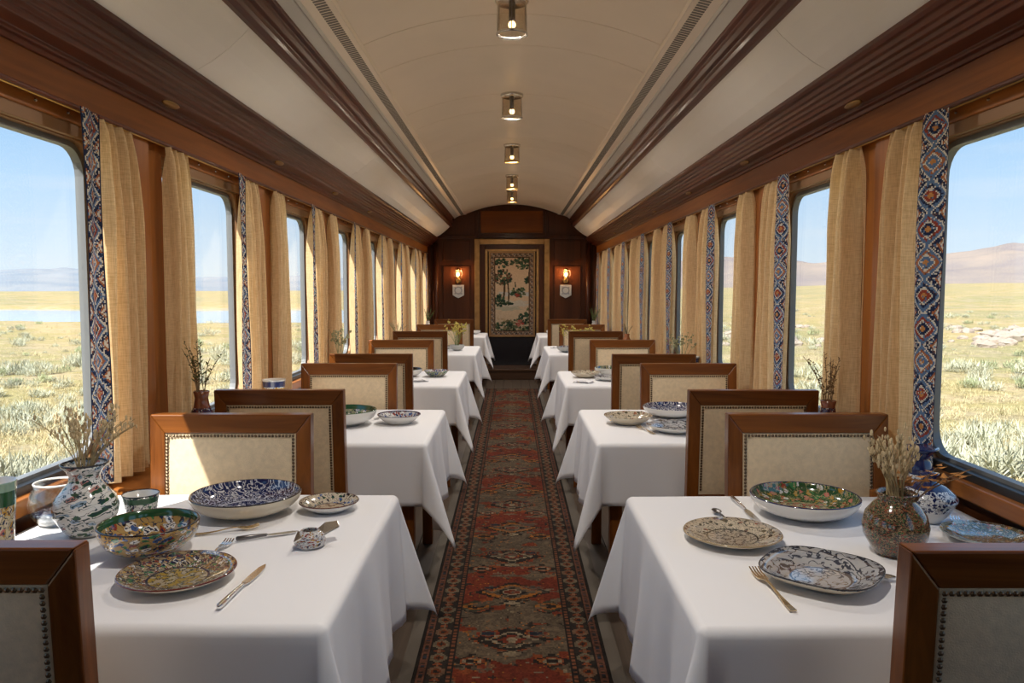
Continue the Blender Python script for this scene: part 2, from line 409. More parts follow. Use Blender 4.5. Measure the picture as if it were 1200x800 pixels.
# barrel ceiling in panels
half, sag = .762, .158
RC = (half**2 + sag**2)/(2*sag); CZ = 2.840 - RC; A = math.asin(half/RC)
ce = MB()
arc = [(RC*math.sin(-A + 2*A*i/32), CZ + RC*math.cos(-A + 2*A*i/32)) for i in range(33)]
arc2 = [(x, z+.03) for x, z in arc][::-1]
ceil = ce.prism([(x, z+.006) for x, z in arc] + arc2, Y0, Y1).build('ceiling', M_SLOT)
tag(ceil, 'cream painted barrel ceiling with thin cross seams', 'ceiling', kind='structure')
y = 4.0 - 1.6*5
while y < Y1:
    for ln in (.5, 1.1):
        a, b = max(y, Y0), min(y+ln, Y1)
        if b > a + .02:
            MB().prism(arc + [(x, z+.01) for x, z in arc[::-1]], a+.003, b-.003).build('ceiling_panel', M_CREAM, ceil, smooth=False)
        y += ln
for o in kids(ceil):
    o.data.polygons.foreach_set('use_smooth', [True]*len(o.data.polygons))
    md = o.modifiers.new('crease', 'EDGE_SPLIT'); md.split_angle = math.radians(40)

rf = MB().prism([(-1.62, 2.60), (-1.62, 2.7), (-.9, 2.98), (0, 3.06), (.9, 2.98), (1.62, 2.7), (1.62, 2.60), (.9, 2.9), (0, 2.97), (-.9, 2.9)], Y0-.1, Y1+.2)
tag(rf.build('roof', M_GREY), 'outer roof of the dining car', 'roof', kind='structure')

# near end wall behind the camera
tag(MB().box(-1.6, 1.6, Y0-.1, Y0, -.1, 2.95).build('wall_back', W_MAHZ), 'plain wooden end wall behind the camera', 'wall', kind='structure')

# far end wall with the panelled doorway
we = MB().box(-1.6, 1.6, Y1, Y1+.15, -.1, 2.95).build('wall_front', W_MAHZ)
tag(we, 'dark panelled mahogany end wall of the dining car', 'wall', kind='structure')
MB().box(-.52, .515, Y1-.02, Y1+.01, 2.37, 2.735).build('upper_panel', W_END, we, bevel=.01)
for s in (-1, 1):
    MB().box(*sorted((s*.70, s*1.15)), Y1-.018, Y1+.01, .35, 1.83).build('side_panel', W_END if 0 else W_MAHZ, we, bevel=.01)
    MB().box(*sorted((s*.70, s*1.15)), Y1-.018, Y1+.01, 1.92, 2.25).build('side_panel', W_MAHZ, we, bevel=.01)
    MB().tube([(s*1.27, Y1-.03, .05), (s*1.27, Y1-.03, 2.2)], .045, 12).build('half_column', W_MAHZ, we, smooth=True)
    MB().tube([(s*1.38, Y1-.03, .05), (s*1.38, Y1-.03, 2.2)], .035, 12).build('half_column', W_MAHZ, we, smooth=True)
    MB().box(*sorted((s*.56, s*.60)), Y1-.03, Y1+.01, 2.3, 2.72).build('stile', W_MAHZ, we, bevel=.006)
MB().box(-1.2, 1.2, Y1-.03, Y1+.01, 2.28, 2.335).build('cross_rail', W_MAHZ, we, bevel=.006)

dr = empty('door_1', (0, Y1, 0)); tag(dr, 'black lacquered door in a gilt wooden frame at the far end', 'door', kind='structure')
MB().box(-.40, .40, -.03, .0, .17, 2.12).build('door_leaf', M_BLACKDOOR, dr, bevel=.004)
def frame3(x_in, x_out, z_in, z_out, y0, y1, mat, name):
    f = MB()
    f.box(-x_out, -x_in, y0, y1, .17, z_out); f.box(x_in, x_out, y0, y1, .17, z_out); f.box(-x_in, x_in, y0, y1, z_in, z_out)
    return f.build(name, mat, dr, bevel=.006)
frame3(.535, .622, 2.18, 2.267, -.09, 0, M_GOLD, 'outer_frame')
frame3(.445, .535, 2.10, 2.18, -.06, 0, W_MAHZ, 'inner_frame')
frame3(.405, .445, 2.065, 2.10, -.075, 0, M_GOLD, 'gilt_bead')
st = MB().box(-.62, .62, 12.16, Y1, 0, .17).build('step_1', W_STEP, bevel=.008)
tag(st, 'low wooden step in front of the far door', 'step', kind='structure')
MB().box(-.62, .62, 12.145, 12.175, .135, .175).build('nosing', W_STEP, st, bevel=.006)

# ------------------------------------------------------------------ windows
def rrect(y0, y1, z0, z1, r, n=6):
    pts = []
    for cy, cz, a0 in ((y1-r, z1-r, 0), (y0+r, z1-r, PI/2), (y0+r, z0+r, PI), (y1-r, z0+r, 1.5*PI)):
        for i in range(n+1):
            a = a0 + PI/2*i/n; pts.append((cy + r*math.cos(a), cz + r*math.sin(a)))
    return pts
def ring(sd, lo, li, x0, x1):
    n = len(lo); mb = MB()
    vs = [(sd*x0, *p) for p in lo] + [(sd*x0, *p) for p in li] + [(sd*x1, *p) for p in li] + [(sd*x1, *p) for p in lo]
    fs = []
    for i in range(n):
        j = (i+1) % n
        for q in range(4):
            p = (q+1) % 4
            fs.append((q*n+i, q*n+j, p*n+j, p*n+i))
    return mb.add(vs, fs)
wi = 0
for sd in (-1, 1):
    for k, a, b in OPS:
        wi += 1
        w = empty('window_%d' % wi, (0, (a+b)/2, SILL)); tag(w, ('%s %s window with a bronze frame and rounded corners' % (ORD[k], SIDE[sd])) if k >= 0 else '%s window out of view behind the camera' % SIDE[sd], 'window', '%s windows' % SIDE[sd], kind='structure')
        c, hh = (b-a)/2, HEAD-SILL
        fr = ring(sd, rrect(-c-.01, c+.01, -.03, hh+.06, .012), rrect(-c+.02, c-.02, .02, hh, .10), 1.462, 1.50).build('window_frame', M_WINMETAL, w, bevel=.004)
        ring(sd, rrect(-c+.01, c-.01, .01, hh+.01, .10), rrect(-c+.036, c-.036, .036, hh-.018, .09), 1.485, 1.515).build('rubber_seal', M_SEALGREY, fr)
        MB().box(*sorted((sd*1.50, sd*1.506)), -c+.015, c-.015, .012, hh+.004).build('pane', M_PANE, w)
        MB().box(*sorted((sd*1.425, sd*1.465)), -c-.02, c+.02, -.055, -.002).build('window_sill', W_RAIL, w, bevel=.006)
        MB().box(*sorted((sd*1.455, sd*1.485)), -c, c, -.004, .024).build('black_track', M_BLACK, w, bevel=.003)
        hr = MB().box(*sorted((sd*1.438, sd*1.470)), -c-.02, c+.02, hh+.045, hh+.10).build('head_rail', W_RAIL, w, bevel=.004)
        MB().box(*sorted((sd*1.445, sd*1.470)), -c-.02, c+.02, hh+.005, hh+.047).build('head_trim', M_WINMETAL, w, bevel=.003)
        if -1 <= k <= 4:
            for t in (-.27, -.1, .1, .27):
                MB().ball((sd*1.437, t, hh+.073), .006, 8, 4).build('screw', M_CHROME, hr)

# ------------------------------------------------------------------ curtains
def paint_strip(nu, nv):
    """embroidered chain of diamonds, cell by cell"""
    u = (np.arange(nu)+.5)/nu*2-1; v = (np.arange(nv)+.5)
    U, V = np.meshgrid(u, v)
    navy, blue, red, rust, cream, orng, brown = [np.array(c) for c in ((.018, .026, .065), (.10, .165, .29), (.27, .05, .03), (.36, .125, .05), (.62, .56, .47), (.50, .22, .07), (.12, .06, .045))]
    C = np.zeros((nv, nu, 3)) + navy
    P = 22.0
    ph = V % P; kd = (V // P).astype(int)
    d = np.abs(U)/.92 + np.abs(ph - P/2)/(P/2)*.98
    pick = kd % 3
    def setm(m, c): C[m] = c
    setm(d < 1.12, cream); setm(d < 1.0, blue)
    out = np.stack([np.where(pick == 0, red[i], np.where(pick == 1, rust[i], navy[i])) for i in range(3)], -1)
    m = d < .78; C[m] = out[m]
    setm((d < .56) , cream)
    inn = np.stack([np.where(pick == 0, navy[i], np.where(pick == 1, blue[i], red[i])) for i in range(3)], -1)
    m = d < .44; C[m] = inn[m]
    setm(d < .2, orng)
    # corner half diamonds
    e = np.abs(np.abs(U)-1)/.55 + np.minimum(ph, P-ph)/(P*.28)
    setm(e < 1.0, rust); setm(e < .7, cream); setm(e < .42, red)
    sp = rng.random((nv, nu)); setm((sp > .84) & (d > 1), cream); setm((sp > .94), cream); setm((sp < .09), blue); setm((sp > .45) & (sp < .49), brown)
    C[:, 0] = navy; C[:, -1] = navy
    return C

def colgrid(name, nu, nv, pos, C, mat, smooth=True):
    me = bpy.data.meshes.new(name)
    U, V = np.meshgrid(np.arange(nu+1)/nu, np.arange(nv+1)/nv)
    P = pos(U.ravel(), V.ravel()).astype(np.float32)
    i = (np.arange(nv)[:, None]*(nu+1) + np.arange(nu)[None, :]).ravel()
    F = np.stack([i, i+1, i+nu+2, i+nu+1], 1).astype(np.int32)
    me.vertices.add(len(P)); me.vertices.foreach_set('co', P.ravel())
    me.loops.add(F.size); me.loops.foreach_set('vertex_index', F.ravel())
    me.polygons.add(len(F)); me.polygons.foreach_set('loop_start', np.arange(0, F.size, 4, dtype=np.int32))
    me.update(calc_edges=True)
    at = me.color_attributes.new('pattern', 'FLOAT_COLOR', 'CORNER')
    c4 = np.concatenate([C.reshape(-1, 3), np.ones((nu*nv, 1))], 1).astype(np.float32)
    at.data.foreach_set('color', np.repeat(c4, 4, 0).ravel())
    me.materials.append(mat); me.polygons.foreach_set('use_smooth', np.full(len(F), smooth))
    me.validate(); return me

CTOP, CBOT = 2.032, .778
def drape_mesh(name, width, folds, seed, dep=.030):
    r = random.Random(seed); ph = [r.uniform(-.5, .5) for _ in range(12)]; wd = [r.uniform(.6, 1.4) for _ in range(folds+1)]
    tot = np.cumsum([0]+wd); tot = tot/tot[-1]
    nu, nv = 22*folds, 26
    vs = []; fs = []
    for j in range(nv+1):
        t = j/nv; z = CTOP + (CBOT-CTOP)*t
        gather = 1 - .10*math.exp(-((t-.03)/.05)**2) + .04*math.sin(2.2*t+ph[0])
        for i in range(nu+1):
            s = i/nu
            seg = min(int(np.searchsorted(tot, s, 'right'))-1, folds)
            loc = (s - tot[seg])/max(1e-6, tot[min(seg+1, folds+1)]-tot[seg]) if seg <= folds else 0
            amp = dep*(.55 + .45*min(1, t*4))*(.7+.5*wd[min(seg, folds)]/1.4)
            y = (s-.5)*width*gather + .006*math.sin(9*s + 4*t + ph[1]) + .010*t*math.sin(3*t+ph[2])
            x = amp*math.sin(2*PI*loc + .5*math.sin(2*t+ph[3]))*.9 + .006*math.sin(14*s+ph[4]+5*t)
            if t < .05: x *= .5 + 10*t
            vs.append((x, y, z))
    for j in range(nv):
        for i in range(nu):
            q = j*(nu+1)+i; fs.append((q, q+1, q+nu+2, q+nu+1))
    return MB().add(vs, fs).mesh(name, M_LINEN, True)
DR_A = [drape_mesh('drape', .275, 3, s, .052) for s in (3, 8)]
DR_B = [drape_mesh('drape', .225, 2, s, .046) for s in (5, 9)]
NU, NV = 26, 250
SW = .135
STRIPC = paint_strip(NU, NV)
STRIP = colgrid('patterned_border', NU, NV, lambda u, v: np.stack([.010*np.sin(5*u+1) + .006*np.sin(6*v+3*u), (u-.5)*SW + .012*np.sin(2.5*v), CTOP-.004 + (CBOT+.01-CTOP)*v], 1), STRIPC, M_STRIP)
hm = MB()
hm.tube([(0, -.13, 0), (0, .13, 0)], .006, 8)
for sd in (-1, 1):
    for k, a, b in OPS:
        if k < 0: continue
        far = 'beside the %s window' % (ORD[max(0, k)]) if k >= 0 else 'beside the window at the camera'
        # far-side curtain with the patterned border
        yc = b - .185
        wdt = .36 if k < 7 else .10
        c = empty('curtain', (sd*1.405, yc, 0))
        tag(c, 'beige linen curtain with patterned border, far edge of %s %s window' % (ORD[k] if k >= 0 else 'out-of-view', SIDE[sd]), 'curtain', 'curtains with a patterned border')
        d = put('drape', DR_A[k % 2], c, loc=(sd*.004,   .215 if k < 7 else .12, 0))
        if k == 7: d.scale = (.8, .40, 1)
        p = put('patterned_border', STRIP, c, loc=(-sd*.028, -.0, 0))
        p['label'] = 'embroidered border of blue and rust diamonds'
        # near-side curtain of this window, plain
        if k >= 0:
            ya = b - .885 if k else b - .93
            c2 = empty('curtain', (sd*1.405, ya, 0))
            tag(c2, 'plain beige linen curtain at near edge of %s %s window' % (ORD[k], SIDE[sd]), 'curtain', 'plain beige curtains')
            d2 = put('drape', DR_B[k % 2], c2)
            if k == 0: d2.scale = (1, .8, 1)
    rd = MB().tube([(sd*1.405, Y0+.05, 2.026), (sd*1.405, Y1-.05, 2.026)], .006, 8).build('curtain_rod', M_BRASS, smooth=True)
    tag(rd, 'thin brass curtain rod along the %s windows' % SIDE[sd], 'rod')

# ------------------------------------------------------------------ carpet
def paint_carpet(nx, ny, cx, cyl):
    taupe, red, rust, dark, cream, navy, orng, olive = [np.array(c) for c in ((.115, .082, .052), (.17, .028, .012), (.24, .058, .018), (.022, .016, .012), (.27, .205, .13), (.02, .024, .035), (.34, .12, .02), (.06, .055, .032))]
    hw = .37
    x = (np.arange(nx)+.5)*cx - hw; y = (np.arange(ny)+.5)*cyl
    X, Y = np.meshgrid(x, y); ax = np.abs(X)
    def smooth_noise(sx, sy, seed):
        r = np.random.default_rng(seed); gx, gy = int(.8/sx)+3, int(ny*cyl/sy)+3; g = r.random((gy, gx))
        fx = (X+hw)/sx; fy = Y/sy; ix = fx.astype(int); iy = fy.astype(int); tx = fx-ix; ty = fy-iy
        return (g[iy, ix]*(1-tx)+g[iy, ix+1]*tx)*(1-ty) + (g[iy+1, ix]*(1-tx)+g[iy+1, ix+1]*tx)*ty
    n1 = smooth_noise(.07, .05, 1); n2 = smooth_noise(.025, .02, 2); n3 = smooth_noise(.2, .25, 3)
    q = lambda a, s: np.floor(a/s)*s
    C = np.zeros((ny, nx, 3)) + taupe
    st = .015
    # red fields with stepped outline alternate with taupe ones
    wob = q(ax, .03)*1.1
    ph = ((Y + wob + .10*(n3-.5)) % 0.98)
    fld = ax < .225
    C[fld & (ph < .46)] = red
    C[fld & (ph > .40) & (ph < .46)] = rust
    C[fld & (ph < .05)] = rust
    m = fld & (n1 > .74); C[m] = taupe*1.15
    m = fld & (n1 < .27); C[m] = red*.8 + rust*.2
    # centred medallions
    def dia(x0, y0per, off, rx, ry, cols):
        yy = ((Y - off) % y0per) - y0per/2; dx = q(np.abs(np.abs(X)-x0), st*.8); dy = q(np.abs(yy), st*.8)
        d = dx/rx + dy/ry
        for lim, c in cols: C[fld & (d < lim)] = c
    dia(0, .98, .00, .15, .10, [(1.15, rust), (1.05, dark), (.68, cream), (.52, dark), (.33, red), (.14, cream)])
    dia(0, .98, .49, .13, .09, [(1.3, dark), (1.05, orng), (.75, taupe), (.55, dark), (.36, cream), (.2, red)])
    dia(0, .49, .12, .075, .035, [(1., taupe*1.3), (.7, dark), (.45, cream)])
    dia(.155, .49, .06, .06, .045, [(1.1, dark), (.75, rust), (.45, cream), (.25, dark)])
    dia(.165, .98, .33, .07, .05, [(1., olive), (.7, orng), (.4, dark)])
    dia(.10, .49, .30, .045, .025, [(1., red), (.6, taupe), (.3, navy)])
    C[fld & (n2 > .80)] = dark*1.5; C[fld & (n2 < .10)] = cream*.8
    C[fld & (n2 > .70) & (n2 < .72)] = orng
    # guards and main border
    g = (ax >= .225) & (ax < .250); C[g] = rust*.6 + cream*.15
    C[g & (((Y*1000).astype(int) % 30) < 12) & (ax > .231) & (ax < .244)] = dark
    C[(ax >= .222) & (ax < .2285)] = dark; C[(ax >= .246) & (ax < .252)] = dark
    bd = (ax >= .252) & (ax < .320); C[bd] = dark*1.3
    yy = (Y % .112) - .056; d = np.maximum(np.abs(ax-.286)/.031, np.abs(ax-.286)/.05 + np.abs(yy)/.046)
    alt = ((Y // .112).astype(int) % 3)
    C[bd & (d < 1.0)] = cream*.62; C[bd & (d < 1.0) & (alt == 1)] = cream*.38 + rust*.3
    C[bd & (d < .55)] = rust*.8; C[bd & (d < .28)] = dark
    y2 = ((Y+.056) % .112) - .056; d2 = np.abs(ax-.286)/.022 + np.abs(y2)/.015
    C[bd & (d2 < 1)] = rust; C[bd & (d2 < .4)] = cream*.8
    g = (ax >= .320) & (ax < .362); C[g] = red*.55 + cream*.22
    C[g & (((Y*1000).astype(int) % 34) < 13) & (ax > .331) & (ax < .350)] = dark*1.5
    C[g & (((Y*1000+17).astype(int) % 68) < 10) & (ax > .331) & (ax < .350)] = navy*1.5
    C[(ax >= .317) & (ax < .324)] = dark; C[ax >= .358] = dark
    C *= .70*(.72 + .5*rng.random((ny, nx, 1)))*(.75 + .5*n3[..., None])
    wear = (n1*n2 > .42) & fld; C[wear] = C[wear]*.6 + taupe*.5
    return np.clip(C, 0, 1)
CX, CYL = .0074, .0095
ya, yb = .6, 10.95
nx, ny = int(round(.74/CX)), int(round((yb-ya)/CYL))
cm = colgrid('carpet_runner', nx, ny, lambda u, v: np.stack([(u-.5)*.74, ya+(yb-ya)*v, .012 + .0015*np.sin(v*300)*np.sin(u*9)], 1), paint_carpet(nx, ny, .74/nx, (yb-ya)/ny), M_CARPET)
cp = put('carpet_runner', cm); tag(cp, 'long red and taupe patterned kilim runner down the aisle', 'carpet')
cp.modifiers.new('thick', 'SOLIDIFY').thickness = .011; cp.modifiers['thick'].offset = -1
ub = MB().box(-.425, .425, .55, 11.0, .0005, .006).build('underlay', plain('taupe_underlay', (.10, .082, .064), .9, bump=.2, bscale=300)); tag(ub, 'plain taupe underlay showing either side of the patterned runner', 'underlay')
cp.location.z = .0068

# ------------------------------------------------------------------ chairs
CW, CH = .56, 1.012
def make_chair():
    root = empty('dining_chair')
    hw, fw, fd, top = CW/2, .052, .048, .066
    tilt = .03
    def S(x, y, z): return (x, y - tilt*max(0, z-.45)/.56, z)          # slight recline
    for s in (-1, 1):
        # post with a mitred head
        prof = [(s*hw, .0), (s*hw, CH), (s*(hw-fw), CH-top), (s*(hw-fw), .0)]
        if s < 0: prof = prof[::-1]
        vs = [S(x, y, z) for y in (-fd/2, fd/2) for x, z in [prof[0]] + prof[1:]]
        # add a mid ring so the recline starts at the seat
        m = MB(); q = [(s*hw, 0), (s*hw, .45), (s*hw, CH), (s*(hw-fw), CH-top), (s*(hw-fw), .45), (s*(hw-fw), 0)]
        vs = [S(x, -fd/2, z) for x, z in q] + [S(x, fd/2, z) for x, z in q]
        fs = [(0, 1, 4, 5), (1, 2, 3, 4), (11, 10, 7, 6), (10, 9, 8, 7)] + [(i, i+6, (i+1) % 6+6, (i+1) % 6) for i in range(6)]
        m.add(vs, fs); m.build('post', W_CHAIRZ, root, bevel=.004, weld=True)
    def rail(name, z0, z1, x0, x1, mat):
        m = MB(); vs = [S(-x0, -fd/2, z0), S(x0, -fd/2, z0), S(x1, -fd/2, z1), S(-x1, -fd/2, z1)]; vs += [(x, y+fd, z) for x, y, z in vs]
        m.add(vs, [(0, 1, 2, 3), (7, 6, 5, 4), (0, 4, 5, 1), (1, 5, 6, 2), (2, 6, 7, 3), (3, 7, 4, 0)]); return m.build(name, mat, root, bevel=.004)
    rail('top_rail', CH-top, CH, hw-fw, hw, W_CHAIR)
    rail('bottom_rail', .50, .55, hw-fw, hw-fw, W_CHAIR)
    # cushion pad proud on both faces
    pw, z0, z1 = hw-fw, .55, CH-top
    m = MB(); n = 10; vs = []; fs = []
    for side in (-1, 1):
        o = len(vs)
        for j in range(n+1):
            for i in range(n+1):
                u, v = i/n*2-1, j/n*2-1
                bul = (1-u**6)*(1-v**6)*.016
                x, z = u*pw, (z0+z1)/2 + v*(z1-z0)/2
                p = S(x, 0, z); vs.append((p[0], p[1] + side*(fd/2-.005+bul*.8), p[2]))
        for j in range(n):
            for i in range(n):
                a = o+j*(n+1)+i; f = (a, a+1, a+n+2, a+n+1); fs.append(f if side < 0 else f[::-1])
    m.add(vs, fs).build('back_pad', M_SEAT, root, smooth=True)
    # brass nails round the pad, front and back
    nm = MB(); sp = .0118
    def nail(x, z, side):
        p = S(x, 0, z); r = .0054; y = p[1] + side*(fd/2+.0005); k = 6
        vs = [(p[0]+r*math.cos(2*PI*i/k), y, p[2]+r*math.sin(2*PI*i/k)) for i in range(k)] + [(p[0]+r*.62*math.cos(2*PI*i/k), y+side*.0035, p[2]+r*.62*math.sin(2*PI*i/k)) for i in range(k)]
        nm.add(vs, [(i, (i+1) % k, k+(i+1) % k, k+i) for i in range(k)] + [tuple(range(k, 2*k))])
    for side in (-1, 1):
        xi = pw-.008; zi = z1-.008
        for i in range(int(2*xi/sp)+1): nail(-xi + i*2*xi/int(2*xi/sp), zi, side)
        for s in (-1, 1):
            for i in range(1, int((zi-z0)/sp)): nail(s*xi, zi - i*sp, side)
    tag(nm.build('nail_trim', M_NAIL, root, smooth=True), 'row of dark brass upholstery nails', kind='stuff')
    # seat
    m = MB(); n = 10; vs = []; fs = []
    for j in range(n+1):
        for i in range(n+1):
            u, v = i/n*2-1, j/n*2-1; vs.append((u*(.255), .235+v*.205, .395 + .035*(1-u**8)*(1-v**8)))
    for j in range(n):
        for i in range(n): a = j*(n+1)+i; fs.append((a, a+1, a+n+2, a+n+1))
    m.add(vs, fs).build('seat', M_SEAT, root, smooth=True)
    MB().box(-.265, .265, .025, .445, .335, .398).build('seat_frame', W_CHAIR, root, bevel=.005)
    for s in (-1, 1):
        MB().add([(s*.262, .44, .34), (s*.215, .44, .34), (s*.215, .395, .34), (s*.262, .395, .34), (s*.258, .436, 0), (s*.228, .436, 0), (s*.228, .406, 0), (s*.258, .406, 0)],
                 [(0, 1, 2, 3), (7, 6, 5, 4), (0, 4, 5, 1), (1, 5, 6, 2), (2, 6, 7, 3), (3, 7, 4, 0)]).build('leg', W_CHAIRZ, root, bevel=.003, weld=True)
        MB().box(*sorted((s*.235, s*.255)), .02, .41, .14, .165).build('stretcher', W_CHAIR, root, bevel=.003)
    return root

CHAIRS = {-1: [(-1.02, 1.325, 1, 0), (-.982, 2.645, -1, 0), (-1.01, 3.35, 1, 1), (-.955, 4.465, -1, 1), (-.95, 5.19, 1, 2), (-.948, 6.535, -1, 2), (-.945, 7.93, 1, 3), (-.885, 9.365, -1, 3), (-.83, 11.02, 1, 4)],
          1: [(.948, 1.31, 1, 0), (1.035, 2.65, -1, 0), (1.045, 3.34, 1, 1), (1.035, 4.465, -1, 1), (.95, 5.16, 1, 2), (.945, 6.535, -1, 2), (.862, 7.93, 1, 3), (.855, 9.365, -1, 3), (.79, 11.02, 1, 4)]}
proto = make_chair(); first = True; ct = tree_of(proto)
for sd in (-1, 1):
    for x, y, facing, ti in CHAIRS[sd]:
        c = proto if first else copy_tree(proto, None, ct); first = False
        c.location = (x, y, 0.0); c.rotation_euler = (0, 0, 0 if facing > 0 else PI)
        tag(c, 'cream upholstered wooden chair at %s end of %s %s table' % ('near' if facing > 0 else 'far', ORD[ti], SIDE[sd]), 'chair', 'dining chairs along the aisle')

# ------------------------------------------------------------------ tables and cloths
TOP = .740
XI, XO = .405, 1.405
def tablecloth(L, Wd, ds, de, seed):
    """cloth over a table Wd x L, hanging ds on the aisle side, de at both ends; local x from 0 (aisle edge) to Wd (wall)."""
    r = random.Random(seed); ph = [r.uniform(0, 6) for _ in range(12)]
    t = .012; vs = []; fs = []
    nsx, nsy, nh, nc = 20, 24, 18, 20
    rad = .022
    HS = [0, .25, .5, .75, 1.0, 1.25, 1.57]
    def frac(d):
        a = [rad*h/d for h in HS]; n_ = nh+1-len(a); return a + [a[-1] + (1-a[-1])*(i+1)/n_ for i in range(n_)]
    FS, FE = frac(ds), frac(de)
    idx = {}
    def V(p):
        key = (round(p[0], 5), round(p[1], 5), round(p[2], 5))
        if key not in idx: idx[key] = len(vs); vs.append(p)
        return idx[key]
    def quad(a, b, c, d): fs.append((V(a), V(b), V(c), V(d)))
    def hang(s, out0, ripple, y_along):
        """profile of a hanging cloth: s = length past the edge -> (outward, drop)"""
        if s < rad*1.57:
            a = s/rad; return (rad*math.sin(a), rad*(1-math.cos(a)))
        q = s - rad*1.57
        return (rad + out0*q + ripple*q, rad + q*.997)
    zt = TOP + t
    def side(x_edge, sx, axis, y):      # returns point function
        pass
    def rip(u, k): return .045*math.sin(u*13+ph[k]) + .03*math.sin(u*29+ph[k+1])
    # top
    X = [Wd*i/nsx for i in range(nsx+1)]; Yv = [-L/2 + L*j/nsy for j in range(nsy+1)]
    def P_top(x, y): return (x, y, zt + .0012*math.sin(7*x+ph[0])*math.sin(6*y+ph[1]))
    for i in range(nsx):
        for j in range(nsy): quad(P_top(X[i], Yv[j]), P_top(X[i+1], Yv[j]), P_top(X[i+1], Yv[j+1]), P_top(X[i], Yv[j+1]))
    def edge_w(u): return min(1, max(0, 1-(abs(u))**6))
    def P_side(y, s):
        o, d = hang(s, .06, rip(y, 2)*edge_w(2*y/L), y)
        b = P_top(0, y); return (-o, y, b[2]-d)
    def P_end(x, s, sg):
        o, d = hang(s, .05, rip(x, 4 if sg < 0 else 6)*edge_w(2*x/Wd-1), x)
        b = P_top(x, sg*L/2); return (x, sg*(L/2+o), b[2]-d)
    for j in range(nsy):
        for k in range(nh): quad(P_side(Yv[j], ds*FS[k]), P_side(Yv[j+1], ds*FS[k]), P_side(Yv[j+1], ds*FS[k+1]), P_side(Yv[j], ds*FS[k+1]))
    for sg in (-1, 1):
        for i in range(nsx):
            for k in range(nh): quad(P_end(X[i], de*FE[k], sg), P_end(X[i+1], de*FE[k], sg), P_end(X[i+1], de*FE[k+1], sg), P_end(X[i], de*FE[k+1], sg))
        # corner: the flat quadrant folds into a hanging flap
        fold = r.uniform(.26, .36); sway = r.uniform(-.25, .25)
        def P_c(th, f):
            # hem of the flat quadrant is the rectangle ds x de
            R = min(ds/max(1e-6, math.cos(th)), de/max(1e-6, math.sin(th)))
            fr_ = frac(R) if 1e-6 < th < PI/2-1e-6 else (FS if th < 1e-6 else FE); s = R*fr_[f]
            b = P_top(0, sg*L/2)
            if th < 1e-6: return P_side(sg*L/2, s)
            if th > PI/2-1e-6: return P_end(0, s, sg)
            o, d = hang(s, 0, 0, 0)
            k_ = math.sin(2*th)
            az = th + sway*k_
            flare = .055*(1-k_) + fold*k_ + .10*math.sin(4*th)*k_*.6
            q = max(0, s - rad*1.57)
            o2 = (rad*math.sin(min(s/rad, 1.57)) if s < rad*1.57 else rad) + q*math.sin(flare)
            d2 = (rad*(1-math.cos(min(s/rad, 1.57))) if s < rad*1.57 else rad) + q*math.cos(flare)
            return (-o2*math.cos(az), sg*(L/2 + o2*math.sin(az)), b[2]-d2)
        for a in range(nc):
            for k in range(nh):
                t0, t1 = PI/2*a/nc, PI/2*(a+1)/nc
                quad(P_c(t0, k), P_c(t1, k), P_c(t1, k+1), P_c(t0, k+1))
    fs[:] = [f for f in [tuple(dict.fromkeys(f)) for f in fs] if len(f) > 2]
    return MB().add(vs, fs)
for sd in (-1, 1):
    for ti, (a, b) in enumerate(TABLES[sd]):
        L = b-a; yc = (a+b)/2
        tn = '%s %s' % (ORD[ti], SIDE[sd])
        t = empty('dining_table', (sd*XI, yc, 0)); t.scale = (sd, 1, 1) if sd > 0 else (1, 1, 1)
        t.scale = (1, 1, 1)
        X = lambda p, q: (min(sd*p, sd*q), max(sd*p, sd*q))
        tag(t, 'wooden dining table under the white cloth, %s table' % tn, 'table', 'dining tables')
        MB().box(*X(.0, XO-XI), -L/2, L/2, TOP-.03, TOP).build('tabletop', W_CHAIR, t, bevel=.004)
        MB().box(*X(.06, XO-XI-.06), -L/2+.06, L/2-.06, TOP-.10, TOP-.03).build('apron', W_CHAIR, t, bevel=.003)
        for lx in (.075, XO-XI-.032):
            for ly in (-L/2+.075, L/2-.075):
                MB().box(*X(lx-.028, lx+.028), ly-.028, ly+.028, 0, TOP-.03).build('leg', W_CHAIRZ, t, bevel=.004)
        c = tablecloth(L, XO-XI, .41, .295, 40+ti*2+sd)
        c.v = [(sd*x, y, z) for x, y, z in c.v]
        if sd > 0: c.f = [f[::-1] for f in c.f]
        o = c.build('tablecloth', M_CLOTH, smooth=True, weld=True, loc=(sd*XI, yc, .0015))
        sm = o.modifiers.new('thick', 'SOLIDIFY'); sm.thickness = .002; sm.offset = 0
        tag(o, 'white linen tablecloth hanging over the %s table' % tn, 'tablecloth', 'white tablecloths')
TZ = TOP + .0165      # top of the cloth

# ------------------------------------------------------------------ tableware
navy, blue, green, dgreen, ochre, brick_, rose, black_, white_, cream_, sky_ = (.012, .02, .085), (.04, .10, .30), (.05, .20, .07), (.02, .085, .035), (.45, .24, .03), (.30, .05, .025), (.55, .16, .13), (.015, .013, .015), (.72, .71, .68), (.62, .52, .38), (.30, .42, .56)
G_MULTI = ceramic('glaze_deep_bowl', [brick_, ochre, green, white_, black_, blue, (.2, .06, .03), white_], (.42, .27, .10), 16, 5, .125, 'r', 1.1, rim=black_, band=[(.925, .956, dgreen)])
G_MULTI_OUT = ceramic('glaze_deep_bowl_out', [ochre, brick_, green, white_, blue, ochre], (.40, .26, .10), 16, 5, .11, 'z', 1.1)
G_PLATE1 = ceramic('glaze_ochre_plate', [ochre, brick_, green, white_, (.16, .10, .05), cream_], (.34, .26, .15), 26, 6, .136, 'r', 1.3, rim=(.12, .02, .015), scroll=.5, centre=((.40, .33, .22), (.06, .06, .05), (.36, .24, .05)))
